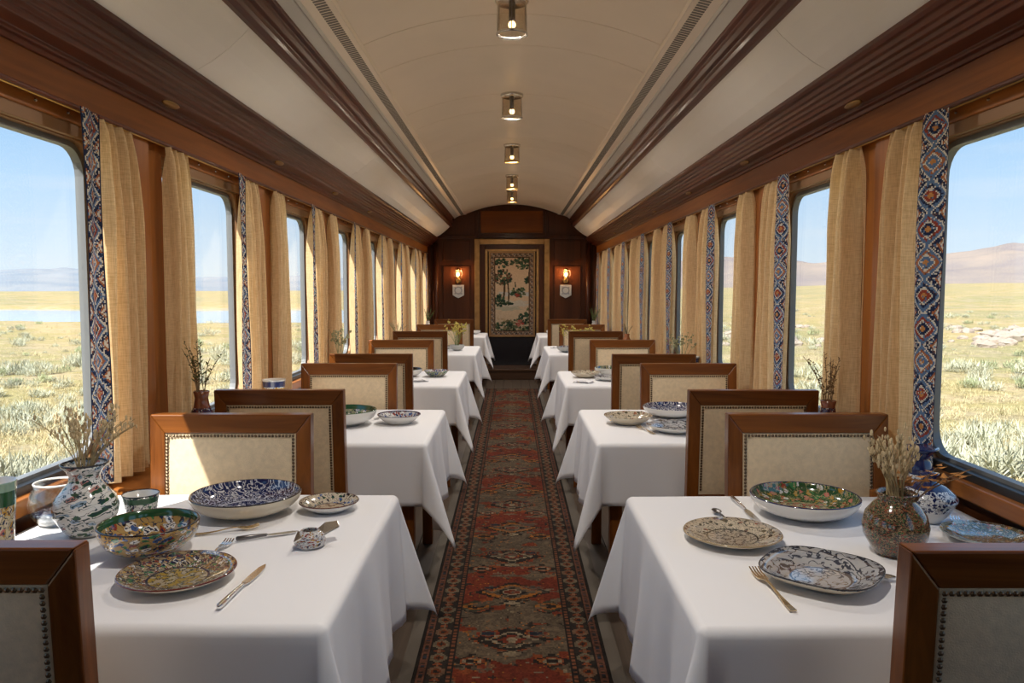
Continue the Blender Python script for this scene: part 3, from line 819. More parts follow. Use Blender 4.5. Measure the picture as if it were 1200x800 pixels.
G_BLUE = ceramic('glaze_blue_white', [navy, navy, (.02, .035, .12)], navy, 24, 7, .168, 'r', .7, rim=black_, line=(.58, .58, .60), scroll=.30, rs=2.6, centre=(navy, (.36, .37, .40), navy))
G_DISH = ceramic('glaze_small_dish', [dgreen, black_, cream_, blue, cream_, cream_], (.52, .46, .36), 18, 4, .094, 'r', 1.4, rim=(.10, .03, .02), centre=((.48, .40, .30), (.48, .40, .30), (.22, .15, .1)))
G_VASE = ceramic('glaze_white_vase', [dgreen, white_, white_, sky_, white_, dgreen, white_, (.45, .22, .2), white_, dgreen], (.72, .72, .70), 6, 3.2, .09, 'z', .8, line=(.02, .05, .06))
G_CUP = ceramic('glaze_floral_cup', [rose, white_, green, white_, dgreen, white_], (.66, .66, .60), 9, 3, .075, 'z', 1.2, band=[(.72, .94, dgreen)])
G_GREENCUP = ceramic('glaze_green_rim_cup', [ochre, cream_, ochre, rose], (.55, .46, .28), 10, 4, .18, 'z', 1., band=[(.70, .92, dgreen), (.92, 1.2, (.25, .38, .30))])
G_BASEBLUE = ceramic('glaze_dark_speckle', [navy, white_, navy], (.04, .06, .12), 22, 6, .075, 'r', 1.5, line=navy)
G_PLR = ceramic('glaze_cream_plate', [(.13, .10, .06), cream_, cream_, cream_, (.30, .12, .07), cream_], (.50, .42, .31), 16, 4, .136, 'r', 1.2, rim=(.38, .28, .15), line=(.05, .06, .055), centre=((.47, .39, .29), (.08, .09, .09), (.45, .37, .27)))
G_BOWLR = ceramic('glaze_green_bowl', [dgreen, dgreen, ochre, rose, green, white_, dgreen, brick_], (.03, .085, .03), 22, 6, .163, 'r', 1.1, rim=navy, line=(.35, .30, .15), centre=((.50, .40, .27), (.10, .12, .06), (.45, .14, .10)))
G_SQ = ceramic('glaze_grey_lines', [(.40, .40, .41), (.36, .37, .39), (.42, .41, .39)], (.42, .42, .42), 6, 3, .136, 'r', .8, line=(.05, .055, .075), scroll=.3, centre=((.44, .44, .44), (.10, .11, .13), (.40, .41, .43)))
G_VASER = ceramic('glaze_brown_vase', [brick_, dgreen, (.36, .27, .16), black_, brick_, (.36, .27, .16), green], (.22, .13, .07), 34, 16, .15, 'z', 1.6, line=(.03, .03, .02), scroll=.6)
G_SUGAR = ceramic('glaze_cobalt', [navy, white_, navy], (.62, .63, .64), 18, 5, .10, 'z', 1.2, line=navy, band=[(.0, .38, (.66, .66, .65)), (1.0, 2.2, navy)])
G_PLRR = ceramic('glaze_dark_green_plate', [dgreen, brick_, black_, ochre, sky_], (.07, .10, .07), 20, 5, .115, 'r', 1.2, rim=(.30, .36, .36), line=(.4, .35, .25))
G_DARKVASE = ceramic('glaze_dark_red_vase', [navy, (.20, .035, .02), black_, white_, navy], (.05, .02, .03), 22, 8, .12, 'z', 1.3, band=[(1.75, 4, (.18, .06, .03))])
G_STRIPE = ceramic('glaze_blue_yellow_beaker', [ochre, white_, blue], (.5, .5, .45), 14, 6, .2, 'z', 1., band=[(.0, .2, white_), (.2, .78, (.55, .30, .05)), (.82, .97, navy), (.97, 2, (.5, .5, .48))])
G_GREENBOWL = ceramic('glaze_green_speckle', [dgreen, (.40, .38, .20), white_, blue, green], (.28, .29, .18), 20, 5, .16, 'r', 1., rim=dgreen)
G_BLUEDISH = ceramic('glaze_blue_dish', [blue, white_, brick_, navy, white_], (.45, .45, .45), 22, 4, .11, 'r', 1.2, rim=navy, centre=((.5, .44, .34), (.4, .22, .12), (.5, .46, .4)))
G_NAPRING = ceramic('glaze_silver_ring', [navy, (.5, .5, .5), brick_, (.6, .6, .6), ochre], (.58, .58, .58), 12, 4, .03, 'z', 2., line=(.03, .03, .05))

TW = {}
def tpos(x, y, dz=0.): return (x, y, TZ+dz)
def lathe_thing(name, label, cat, x, y, prof, segm, mats, group=None, n=48, z=None, rot=None, shape=None, parts=()):
    root = empty(name, tpos(x, y) if z is None else (x, y, z))
    if rot: root.rotation_euler = rot
    tag(root, label, cat, group)
    main = parts[0] if parts else 'body'
    MB().lathe(prof, n, segm, shape=shape).build(main, mats, root, smooth=True)
    return root
def bowl_prof(R, h, foot, t=.006, depth=None):
    """outer up, rim, inner down; segments: foot 2, outside 1, inside 0"""
    pr = [(foot, 0), (foot, .008)]; sg = [2]
    n = 8
    for i in range(1, n+1):
        u = i/n; pr.append((foot + (R-foot)*math.sin(u*PI/2)**.85, .008 + (h-.008)*(1-math.cos(u*PI/2))**.9)); sg.append(1)
    pr.append((R-.002, h+.003)); sg.append(0)
    for i in range(n, -1, -1):
        u = i/n; pr.append((max(.0, (foot + (R-foot)*math.sin(u*PI/2)**.85 - t)) if i else foot*.8, .014 + (h-.012)*(1-math.cos(u*PI/2))**.9)); sg.append(0)
    pr.append((.0001, .013)); sg.append(0)
    return pr, sg
def plate_prof(R, h, well=.6, t=.005):
    pr = [(R*.52, 0), (R*.55, 0), (R*.60, .005), (R*.8, h*.45), (R, h), (R-.002, h+.003), (R*.82, h*.45+.009), (R*well, .010), (R*well*.8, .0075), (.0001, .007)]
    return pr, [2, 1, 1, 1, 0, 0, 0, 0, 0]
def bowl(label, x, y, R, h, foot, mi, mo, cat='bowl', group=None, n=48):
    p, s = bowl_prof(R, h, foot); r = lathe_thing('serving_bowl', label, cat, x, y, p, s, [mi, mo, M_FOOT], group, n)
    return r
def plate(label, x, y, R, h, mi, mo, name='dinner_plate', n=56, shape=None, rz=0, well=.6):
    p, s = plate_prof(R, h, well); return lathe_thing(name, label, 'plate', x, y, p, s, [mi, mo, M_FOOT], None, n, shape=shape, rot=(0, 0, rz))

# left table, nearest
bowl('large blue and white patterned bowl on the nearest lake-side table', -.825, 2.345, .166, .062, .085, G_BLUE, M_CREAMCER)
plate('small patterned dish near the aisle corner of the nearest lake-side table', -.575, 2.375, .093, .028, G_DISH, M_WHITECER, 'small_dish')
bowl('deep multicoloured bowl with green rim on the nearest lake-side table', -.953, 1.978, .125, .082, .052, G_MULTI, G_MULTI_OUT)
plate('ochre patterned plate in front of the deep bowl, nearest lake-side table', -.795, 1.785, .134, .026, G_PLATE1, M_CREAMCER)
vp = [(.045, 0), (.05, .006), (.062, .02), (.082, .055), (.086, .08), (.078, .108), (.055, .135), (.042, .152), (.040, .168), (.048, .185), (.062, .200), (.060, .202), (.045, .186), (.036, .168), (.038, .152), (.05, .13), (.0001, .10)]
vL = lathe_thing('vase', 'white round vase with green flower motifs on the nearest lake-side table', 'vase', -1.205, 2.135, vp, [2]+[0]*(len(vp)-2), [G_VASE, M_WHITECER, M_FOOT])
MB().lathe([(.0585, .2005), (.0615, .2005), (.0625, .204), (.060, .2055), (.0575, .204), (.0585, .2005)], 48).build('rim', plain('dark_rim', (.03, .03, .035), .2), vL, smooth=True)
cpf = [(.034, 0), (.036, .004), (.044, .03), (.052, .072), (.0525, .076), (.050, .075), (.041, .03), (.032, .008), (.0001, .007)]
cu = lathe_thing('tea_cup', 'small floral cup beside the white vase, nearest lake-side table', 'cup', -1.12, 2.28, cpf, [0]*4+[1]*4, [G_CUP, M_WHITECER], None, 40)
MB().lathe([(.0512, .0755), (.0528, .0755), (.0530, .0775), (.0515, .0785), (.0512, .0755)], 40).build('rim', MATS['dark_rim'], cu, smooth=True)
gp = [(.045, 0), (.05, .004), (.072, .03), (.078, .06), (.070, .095), (.060, .112), (.061, .122), (.058, .122), (.057, .112), (.067, .094), (.075, .06), (.069, .032), (.047, .008), (.0001, .007)]
gl = lathe_thing('glass_bowl', 'clear round glass bowl by the window on the nearest lake-side table', 'glass bowl', -1.345, 2.235, gp, [0]*13, [M_GLASS], None, 48)
MB().lathe([(.0575, .120), (.0615, .120), (.0625, .1235), (.060, .126), (.0570, .1235), (.0575, .120)], 48).build('rim', M_WHITECER, gl, smooth=True)
MB().lathe([(.0001, .009), (.045, .009), (.064, .03), (.066, .036), (.0001, .030)], 40).build('speckled_base', G_BASEBLUE, gl, smooth=True)
gc = [(.036, 0), (.04, .004), (.043, .06), (.052, .185), (.0525, .19), (.049, .19), (.040, .06), (.034, .01), (.0001, .01)]
lathe_thing('tall_cup', 'tall yellow cup with green rim at the window end, nearest lake-side table', 'cup', -1.36, 1.985, gc, [0]*4+[1]*4, [G_GREENCUP, M_WHITECER], None, 40)

# right table, nearest
plate('cream plate with brown sprig motifs on the nearest hill-side table', .61, 2.085, .134, .022, G_PLR, M_CREAMCER)
bowl('large green floral bowl with blue rim on the nearest hill-side table', .90, 2.325, .162, .060, .085, G_BOWLR, M_WHITECER)
def squircle(a):
    a += PI/4; c, s = abs(math.cos(a)), abs(math.sin(a)); return (c**2.9 + s**2.9)**(-1/2.9)*.93
sq = plate('grey squarish plate with dark lines in front on the nearest hill-side table', .735, 1.785, .143, .032, G_SQ, M_CREAMCER, 'square_plate', 64, squircle, .12, .62)
MB().lathe([(.1395, .0335), (.1425, .0328), (.1432, .0350), (.1405, .0358), (.1395, .0335)], 64, shape=squircle).build('rim', MATS['dark_rim'], sq, smooth=True)
vq = [(.048, 0), (.05, .006), (.062, .02), (.078, .05), (.0815, .078), (.074, .108), (.056, .132), (.046, .142), (.044, .15), (.050, .162), (.048, .164), (.040, .150), (.042, .14), (.0001, .11)]
lathe_thing('vase', 'round brown speckled vase on the nearest hill-side table', 'vase', 1.005, 1.975, vq, [0]*13, [G_VASER])
sp_ = [(.038, 0), (.04, .006), (.060, .028), (.078, .062), (.080, .070), (.074, .070), (.060, .05), (.0001, .045)]
su = lathe_thing('sugar_bowl', 'cobalt and white lidded sugar bowl by the hill-side window, nearest table', 'sugar bowl', 1.245, 2.26, sp_, [0]*7, [G_SUGAR], None, 48)
MB().lathe([(.078, .068), (.080, .072), (.070, .088), (.045, .108), (.022, .118), (.018, .128), (.026, .140), (.027, .146), (.0001, .150)], 48).build('lid', G_SUGAR, su, smooth=True)
bt = [(.05, 0), (.052, .004), (.03, .02), (.024, .05), (.030, .08), (.040, .11), (.03, .14), (.022, .152), (.040, .172), (.052, .180), (.052, .186), (.03, .178), (.0001, .165)]
lathe_thing('candle_cup', 'blue footed cup behind the sugar bowl, nearest hill-side table', 'cup', 1.315, 2.44, bt, [0]*12, [G_SUGAR], None, 40)
plate('dark green plate at the window end of the nearest hill-side table', 1.305, 2.075, .112, .022, G_PLRR, M_WHITECER)

# ---- cutlery
def flat_strip(mb, outline, t=.002, curve=None):
    """outline: list of (y, halfwidth, z) stations, extruded strip with thickness"""
    vs = []
    for y, w, z in outline: vs += [(-w, y, z), (w, y, z), (w, y, z+t), (-w, y, z+t)]
    fs = [(0, 1, 2, 3)]
    for i in range(len(outline)-1):
        o = i*4
        for q in range(4): p = (q+1) % 4; fs.append((o+q, o+4+q, o+4+p, o+p))
    e = (len(outline)-1)*4; fs.append((e+3, e+2, e+1, e)); mb.add(vs, fs)
def fork(label, x, y, rz, mat=M_SILVER, L=.19, group=None, z=TZ):
    r = empty('fork', (x, y, z+.001), rz); tag(r, label, 'fork', group); k = L/.19
    m = MB(); flat_strip(m, [(-.095*k, .008, .002), (-.07*k, .007, .001), (-.03*k, .004, .003), (.01*k, .003, .008), (.03*k, .004, .008), (.04*k, .010, .006)]); m.build('handle', mat, r, bevel=.0008)
    m = MB(); flat_strip(m, [(.04*k, .010, .006), (.052*k, .0125, .004), (.060*k, .0125, .003)])
    for i in range(4):
        xo = (i-1.5)*.0072
        vs_ = MB(); flat_strip(vs_, [(.058*k, .0022, .003), (.08*k, .0019, .004), (.098*k, .0012, .009)])
        m.add([(a+xo, b, c) for a, b, c in vs_.v], vs_.f)
    m.build('tines', mat, r)
    return r
def knife(label, x, y, rz, mat=M_SILVER, hmat=None, L=.24, z=TZ):
    r = empty('table_knife', (x, y, z+.001), rz); tag(r, label, 'knife'); k = L/.24
    m = MB(); m.tube([(0, -.12*k, .006), (0, -.115*k, .006), (0, -.06*k, .006), (0, -.005*k, .005), (0, 0, .005)], [.003, .0068, .006, .0045, .003], 8); m.build('handle', hmat or mat, r, smooth=True)
    m = MB(); flat_strip(m, [(-.003, .004, .003), (.012*k, .0095, .002), (.06*k, .0105, .001), (.10*k, .008, .001), (.12*k, .0015, .001)], .0022); m.build('blade', mat, r)
    return r
def spoon(label, x, y, rz, mat=M_SILVER, L=.16, z=TZ):
    r = empty('spoon', (x, y, z+.001), rz); tag(r, label, 'spoon'); k = L/.16
    m = MB(); flat_strip(m, [(-.08*k, .006, .001), (-.05*k, .005, .001), (.0, .003, .006), (.03*k, .003, .006)]); m.build('handle', mat, r, bevel=.0006)
    m = MB(); vs = []; n, q = 12, 4
    for i in range(q+1):
        rr = i/q
        for j in range(n): a = 2*PI*j/n; vs.append((.0145*rr*math.cos(a), .053*k+.024*rr*math.sin(a), .001+.007*rr*rr))
    m.add(vs, [(i*n+j, i*n+(j+1) % n, (i+1)*n+(j+1) % n, (i+1)*n+j) for i in range(q) for j in range(n)])
    o = m.build('spoon_bowl', mat, r, smooth=True); o.modifiers.new('thick', 'SOLIDIFY').thickness = .0015
    return r
knife('silver table knife beside the ochre plate, nearest lake-side table', -.627, 1.75, -.06, L=.27)
fork('silver fork between ochre plate and deep bowl, nearest lake-side table', -.777, 1.975, -.05, L=.17)
fork('gilt fork lying behind the deep bowl, nearest lake-side table', -.815, 2.155, -1.15, M_GILT, .17)
knife('dark-handled spreader beside the napkin ring, nearest lake-side table', -.685, 2.11, -1.1+PI, M_SILVER, M_DARKMETAL, .17).rotation_euler.z = -1.08
nr = empty('napkin_ring', tpos(-.545, 2.03), .5); tag(nr, 'patterned silver napkin ring on the nearest lake-side table', 'napkin ring')
MB().lathe([(.030, .0), (.040, .006), (.043, .018), (.036, .034), (.022, .046), (.019, .044), (.031, .031), (.038, .018), (.035, .008), (.030, .0)], 28).build('ring_body', G_NAPRING, nr, smooth=True)
MB().add([(.010, .012, .034), (.05, .035, .050), (.085, .028, .052), (.080, -.004, .046), (.030, -.012, .030), (.012, .013, .028), (.052, .034, .044), (.085, .027, .047), (.080, -.005, .041), (.031, -.012, .024)],
         [(0, 1, 2, 3, 4), (9, 8, 7, 6, 5), (0, 5, 6, 1), (1, 6, 7, 2), (2, 7, 8, 3), (3, 8, 9, 4), (4, 9, 5, 0)]).build('leaf_tab', M_CHROME, nr, bevel=.002)
MB().add([(-.012, -.020, .040), (-.05, -.03, .028), (-.03, .01, .044), (-.012, -.020, .036), (-.05, -.03, .024), (-.03, .01, .040)], [(0, 1, 2), (5, 4, 3), (0, 3, 4, 1), (1, 4, 5, 2), (2, 5, 3, 0)]).build('leaf_tab', M_CHROME, nr)
fork('gilt fork beside the grey squarish plate, nearest hill-side table', .600, 1.725, .04, M_GILT, .24)
spoon('small spoon behind the cream plate, nearest hill-side table', .638, 2.285, .1, M_DARKMETAL, .15)
knife('table knife pointing at the cream plate, nearest hill-side table', .73, 2.36, .0, M_SILVER, None, .27).rotation_euler.z = PI+.03
spoon('silver spoon half hidden by the chair, nearest hill-side table', .935, 1.775, 1.2, M_SILVER, .14)
fork('silver fork leaning on the dark green plate, nearest hill-side table', 1.30, 2.185, -.35, M_SILVER, .17)

# ---- second tables
bowl('green speckled bowl on the second lake-side table', -.86, 3.90, .165, .075, .075, G_GREENBOWL, M_WHITECER)
plate('blue patterned dish on the second lake-side table', -.585, 3.94, .112, .045, G_BLUEDISH, M_WHITECER, 'small_dish', 48)
knife('dark-handled knife behind the blue dish, second lake-side table', -.60, 4.16, -1.35, M_DARKMETAL, None, .2)
fork('dark fork behind the blue dish, second lake-side table', -.69, 4.12, -.5, M_DARKMETAL, .17)
plate('brown-edged dish with handles on the second hill-side table', .60, 3.93, .125, .042, G_PLR, M_CREAMCER, 'small_dish', 48)
bowl('dark patterned bowl on the second hill-side table', .87, 4.15, .155, .055, .08, G_BLUE, M_WHITECER)
plate('grey lined dish at the front of the second hill-side table', .79, 3.70, .135, .034, G_SQ, M_WHITECER, 'square_plate', 56, squircle, .1)
fork('gilt fork on the second hill-side table', .655, 3.72, .25, M_GILT, .19)
knife('knife behind the brown-edged dish, second hill-side table', .735, 4.13, PI+.12, M_SILVER, None, .24)
# ---- third tables
bowl('ochre bowl on the third lake-side table', -.84, 6.05, .13, .06, .06, G_MULTI, M_WHITECER)
plate('green-footed dish on the third lake-side table', -.60, 6.06, .098, .045, G_BLUEDISH, G_GREENBOWL, 'small_dish', 40)
def napkin(label, x, y, rz):
    m = MB(); n = 8; vs = []
    for j in range(n+1):
        for i in range(n+1): u, v = i/n, j/n; vs.append(((u-.5)*.14, (v-.5)*.10, .004+.010*math.sin(u*7+v*3)**2+.012*(1-abs(u-.5)*2)))
    m.add(vs, [(j*(n+1)+i, j*(n+1)+i+1, (j+1)*(n+1)+i+1, (j+1)*(n+1)+i) for j in range(n) for i in range(n)])
    o = m.build('napkin', M_CLOTH, smooth=True, loc=tpos(x, y), rot=(0, 0, rz)); o.modifiers.new('thick', 'SOLIDIFY').thickness = .004
    tag(o, label, 'napkin')
napkin('folded white napkin on the third lake-side table', -.70, 5.72, .3)
plate('brown patterned dish on the third hill-side table', .580, 6.0, .118, .04, G_PLR, M_CREAMCER, 'small_dish', 40)
bowl('green bowl on the third hill-side table', .80, 6.16, .135, .06, .07, G_GREENBOWL, M_WHITECER)
plate('white lined dish at the front of the third hill-side table', .73, 5.80, .11, .03, G_SQ, M_WHITECER, 'small_dish', 40)
napkin('folded white napkin on the third hill-side table', .53, 5.655, -.4)
# ---- fourth and fifth tables
bowl('small glass-grey bowl on the fourth lake-side table', -.62, 8.62, .085, .06, .04, M_FOOT, M_FOOT, n=32)
plate('pale dish on the fourth lake-side table', -.80, 8.85, .12, .03, G_PLR, M_WHITECER, 'small_dish', 32)
bowl('grey patterned bowl on the fourth hill-side table', .60, 8.40, .11, .06, .05, G_BLUEDISH, M_FOOT, n=32)
napkin('rolled white napkin on the fourth hill-side table', .52, 8.95, 0)
bowl('pale bowl on the fifth lake-side table', -.58, 11.75, .10, .05, .05, M_WHITECER, M_WHITECER, n=28)
bowl('pale bowl on the fifth hill-side table', .62, 11.75, .10, .05, .05, M_WHITECER, M_WHITECER, n=28)

# ---- vases by the windows
DV = [(.03, 0), (.032, .006), (.060, .04), (.070, .075), (.060, .11), (.032, .15), (.026, .175), (.032, .195), (.029, .196), (.022, .176), (.0001, .15)]
def vase_at(label, x, y, mat, k=1., z=None, kz=1.):
    return lathe_thing('vase', label, 'vase', x, y, [(r*k, h*k*kz) for r, h in DV], [0]*10, [mat], None, 32, z=z)
LZ = .7535
vase_at('dark red and blue vase on the ledge behind the nearest lake-side chairs', -1.275, 3.13, G_DARKVASE, 1.0, LZ, 1.42)
vase_at('dark vase on the ledge behind the nearest hill-side chairs', 1.30, 3.13, G_DARKVASE, 1.0, LZ, 1.22)
vase_at('small white vase at the window of the third lake-side table', -1.27, 5.66, G_VASE, .95)
vase_at('small grey vase at the window of the third hill-side table', 1.275, 5.72, M_FOOT, .85)
vase_at('pale vase at the window of the fourth lake-side table', -1.30, 8.72, M_FOOT, .8)
vase_at('rust coloured vase at the window of the fourth hill-side table', 1.265, 8.45, plain('rust_glaze', (.32, .11, .04), .25), 1.0)
vase_at('white vase at the window of the fifth lake-side table', -1.30, 11.85, M_WHITECER, 1.0)
vase_at('small grey vase at the window of the fifth hill-side table', 1.265, 11.85, M_FOOT, 1.0)
def beaker(label, x, y, mat, h=.2, r=.06):
    p = [(r*.7, 0), (r*.74, .005), (r*.8, h*.5), (r, h), (r*1.01, h+.002), (r*.94, h), (r*.74, h*.5), (r*.6, .01), (.0001, .01)]
    return lathe_thing('beaker', label, 'cup', x, y, p, [0]*4+[1]*4, [mat, M_WHITECER], None, 36)
beaker('blue and yellow banded beaker at the window of the second lake-side table', -1.295, 4.15, G_STRIPE, .2, .062)
beaker('blue and yellow banded beaker at the window of the third hill-side table', 1.30, 5.55, G_STRIPE, .2, .062)
beaker('blue and white cup beside the white vase, third lake-side table', -1.20, 5.92, G_SUGAR, .145, .062)

# ------------------------------------------------------------------ dried flowers
def leafmat(name, col): return plain(name, col, .8, var=.3, vscale=40, spec=.2)
F_STRAW = leafmat('straw', (.42, .32, .17)); F_STRAWHEAD = leafmat('straw_heads', (.58, .46, .28)); F_RUST = leafmat('rust_leaf', (.50, .22, .06)); F_OLIVE = leafmat('olive_sprig', (.13, .15, .06))
F_PALE = leafmat('pale_sprig', (.34, .34, .20)); F_BROWN = leafmat('brown_sprig', (.20, .12, .06)); F_YEL = leafmat('yellow_flower', (.55, .45, .12)); F_GREEN = leafmat('green_leaf', (.16, .22, .08))
def bouquet(label, x, y, z0, n, h, spread, smat, hmat, seed, head='grain', lean=(0, 0), name='dried_bouquet', r0=.022, jit=.35):
    r = random.Random(seed); root = empty(name, (x, y, z0)); tag(root, label, 'dried flowers')
    for i in range(n):
        a = r.uniform(0, 2*PI); s = spread*math.sqrt(r.uniform(.03, 1)); hh = h*(1-jit+jit*r.random()*1.3)
        tip = Vector((s*math.cos(a)+lean[0]*hh, s*math.sin(a)+lean[1]*hh, hh)); b = Vector((r0*.7*math.cos(a+1), r0*.7*math.sin(a+1), -.03))
        c = Vector((tip.x*.25, tip.y*.25, hh*.55))
        pts = [b*(1-t)**2 + c*2*t*(1-t) + tip*t*t for t in [k/5 for k in range(6)]]
        st_ = MB().tube(pts, [.0016]*5+[.0009], 4).build('stem', smat, root)
        hd = MB()
        if head == 'grain':
            for k in range(r.randint(6, 10)):
                t = r.uniform(.55, 1.02); p = b*(1-t)**2 + c*2*t*(1-t) + tip*t*t; q = Vector((r.uniform(-1, 1), r.uniform(-1, 1), r.uniform(0, 1.6)))*.010
                hd.ball(p+q, .0047*r.uniform(.7, 1.3), 5, 4, sc=(.7, .7, 1.6))
        elif head == 'leaf':
            for k in range(r.randint(12, 18)):
                t = .30 + .72*k/16; p = b*(1-t)**2 + c*2*t*(1-t) + tip*t*t; an = k*2.4+r.random(); L = r.uniform(.018, .028)*(1.15-.45*t)*h/.2
                d = Vector((math.cos(an), math.sin(an), .7)).normalized(); w = d.cross(Vector((0, 0, 1))).normalized()
                hd.add([p, p+d*L*.5+w*L*.24, p+d*L, p+d*L*.5-w*L*.24], [(0, 1, 2, 3)])
        elif head == 'big':
            for k in range(r.randint(3, 5)):
                t = .55 + .5*k/5; p = b*(1-t)**2 + c*2*t*(1-t) + tip*t*t; an = r.uniform(0, 6); L = r.uniform(.025, .040)
                d = Vector((math.cos(an), math.sin(an), r.uniform(-.3, .6))).normalized(); w = d.cross(Vector((0, 0, 1))).normalized(); u = d.cross(w)*.12*L
                hd.add([p, p+d*L*.4+w*L*.32+u, p+d*L, p+d*L*.4-w*L*.32+u], [(0, 1, 2), (0, 2, 3)])
        else:
            for k in range(r.randint(4, 7)):
                t = r.uniform(.7, 1.03); p = b*(1-t)**2 + c*2*t*(1-t) + tip*t*t + Vector((r.uniform(-1, 1), r.uniform(-1, 1), r.uniform(-.5, 1)))*.014
                hd.ball(p, .006*r.uniform(.6, 1.5)*max(1, h/.2), 6, 4)
        tag(hd.build('seed_head' if head != 'leaf' else 'leaf_row', hmat, st_), kind='stuff')
    return root
bouquet('pale dried grasses standing in the white round vase', -1.205, 2.135, TZ+.19, 28, .15, .145, F_STRAW, F_STRAWHEAD, 5, 'grain')
bouquet('straw coloured dried grasses standing in the brown speckled vase', 1.0, 1.975, TZ+.155, 34, .15, .075, F_STRAW, F_STRAWHEAD, 6, 'grain', r0=.03)
bouquet('rust coloured leaf sprigs drooping from the brown speckled vase', 1.035, 1.97, TZ+.15, 5, .085, .11, F_BROWN, F_RUST, 9, 'big', lean=(.9, .1), name='leaf_sprig')
bouquet('olive green sprigs in the dark red vase on the ledge', -1.275, 3.13, LZ+.26, 9, .20, .10, F_BROWN, F_OLIVE, 12, 'leaf')
bouquet('brown berried sprigs in the dark vase on the ledge', 1.30, 3.13, LZ+.225, 9, .19, .085, F_BROWN, F_BROWN, 14, 'leaf', lean=(-.12, 0))
bouquet('pale sprigs in the white vase of the third lake-side table', -1.27, 5.66, TZ+.17, 12, .22, .10, F_PALE, F_PALE, 15, 'dot')
bouquet('pale grey sprigs in the vase of the third hill-side table', 1.275, 5.72, TZ+.15, 16, .20, .13, F_PALE, F_PALE, 16, 'dot')
bouquet('pale sprigs in the vase of the fourth lake-side table', -1.30, 8.72, TZ+.14, 12, .18, .13, F_PALE, F_PALE, 17, 'leaf')
bouquet('dark sprigs in the rust coloured vase of the fourth hill-side table', 1.265, 8.45, TZ+.18, 8, .12, .08, F_BROWN, F_OLIVE, 18, 'leaf')
bouquet('yellow green spray in the small bowl of the fourth lake-side table', -.62, 8.62, TZ+.05, 20, .26, .14, F_GREEN, F_YEL, 19, 'dot')
bouquet('yellow green spray lying across the fourth hill-side table', .72, 8.75, TZ+.04, 20, .24, .22, F_GREEN, F_YEL, 20, 'dot')
bouquet('olive sprigs in the white vase of the fifth lake-side table', -1.30, 11.85, TZ+.18, 12, .22, .12, F_OLIVE, F_GREEN, 21, 'leaf')
bouquet('olive sprigs in the grey vase of the fifth hill-side table', 1.265, 11.85, TZ+.18, 12, .24, .12, F_OLIVE, F_GREEN, 22, 'leaf')
vase_at('small dark vase holding the yellow spray, fourth hill-side table', .72, 8.75, M_FOOT, .5)

# ------------------------------------------------------------------ ceiling lamps and sconces
for i, yl in enumerate((1.42, 3.80, 5.62, 7.55, 9.55, 11.0)):  # first lamp is unseen, added to light the nearest tables and chairs
    zc = 2.838
    r = empty('ceiling_lamp', (0, yl, zc))
    nm_ = ['glass cylinder ceiling lamp over the nearest tables, above the picture', 'glass cylinder ceiling lamp nearest the camera', 'glass cylinder ceiling lamp, second down the aisle', 'glass cylinder ceiling lamp, third down the aisle', 'glass cylinder ceiling lamp, fourth down the aisle', 'glass cylinder ceiling lamp nearest the far door'][i]
    tag(r, nm_, 'lamp', 'glass ceiling lamps')
    MB().lathe([(.0001, .004), (.082, .004), (.082, -.012), (.074, -.020), (.0001, -.020)], 32).build('ceiling_plate', M_CHROME, r, smooth=True)
    MB().lathe([(.072, -.02), (.072, -.165), (.069, -.165), (.069, -.02)], 36, cap=False).build('glass_shade', M_LANTERN, r, smooth=True)
    MB().lathe([(.069, -.158), (.076, -.158), (.077, -.168), (.069, -.170), (.069, -.158)], 36).build('rim_ring', M_BRASS if i > 2 else M_CHROME, r, smooth=True)
    for q in range(3):
        a = q*2*PI/3 + .5
        MB().tube([(.074*math.cos(a), .074*math.sin(a), -.02), (.074*math.cos(a),   .074*math.sin(a), -.16)], .0028, 6).build('rod', M_DARKMETAL, r)
    MB().tube([(0, 0, -.018), (0, 0, -.105)], .016, 12).build('socket', M_DARKMETAL, r, smooth=True)
    MB().ball((0, 0, -.120), .018, 14, 10).build('bulb', M_BULB, r, smooth=True)
    ld = bpy.data.lights.new('lamp_light', 'AREA'); ld.shape = 'DISK'; ld.size = .075; ld.energy = LAMP_POWER; ld.color = LAMP_COLOR
    lo = bpy.data.objects.new('lamp_light', ld); COL.objects.link(lo); lo.parent = r; lo.location = (0, 0, -.150)
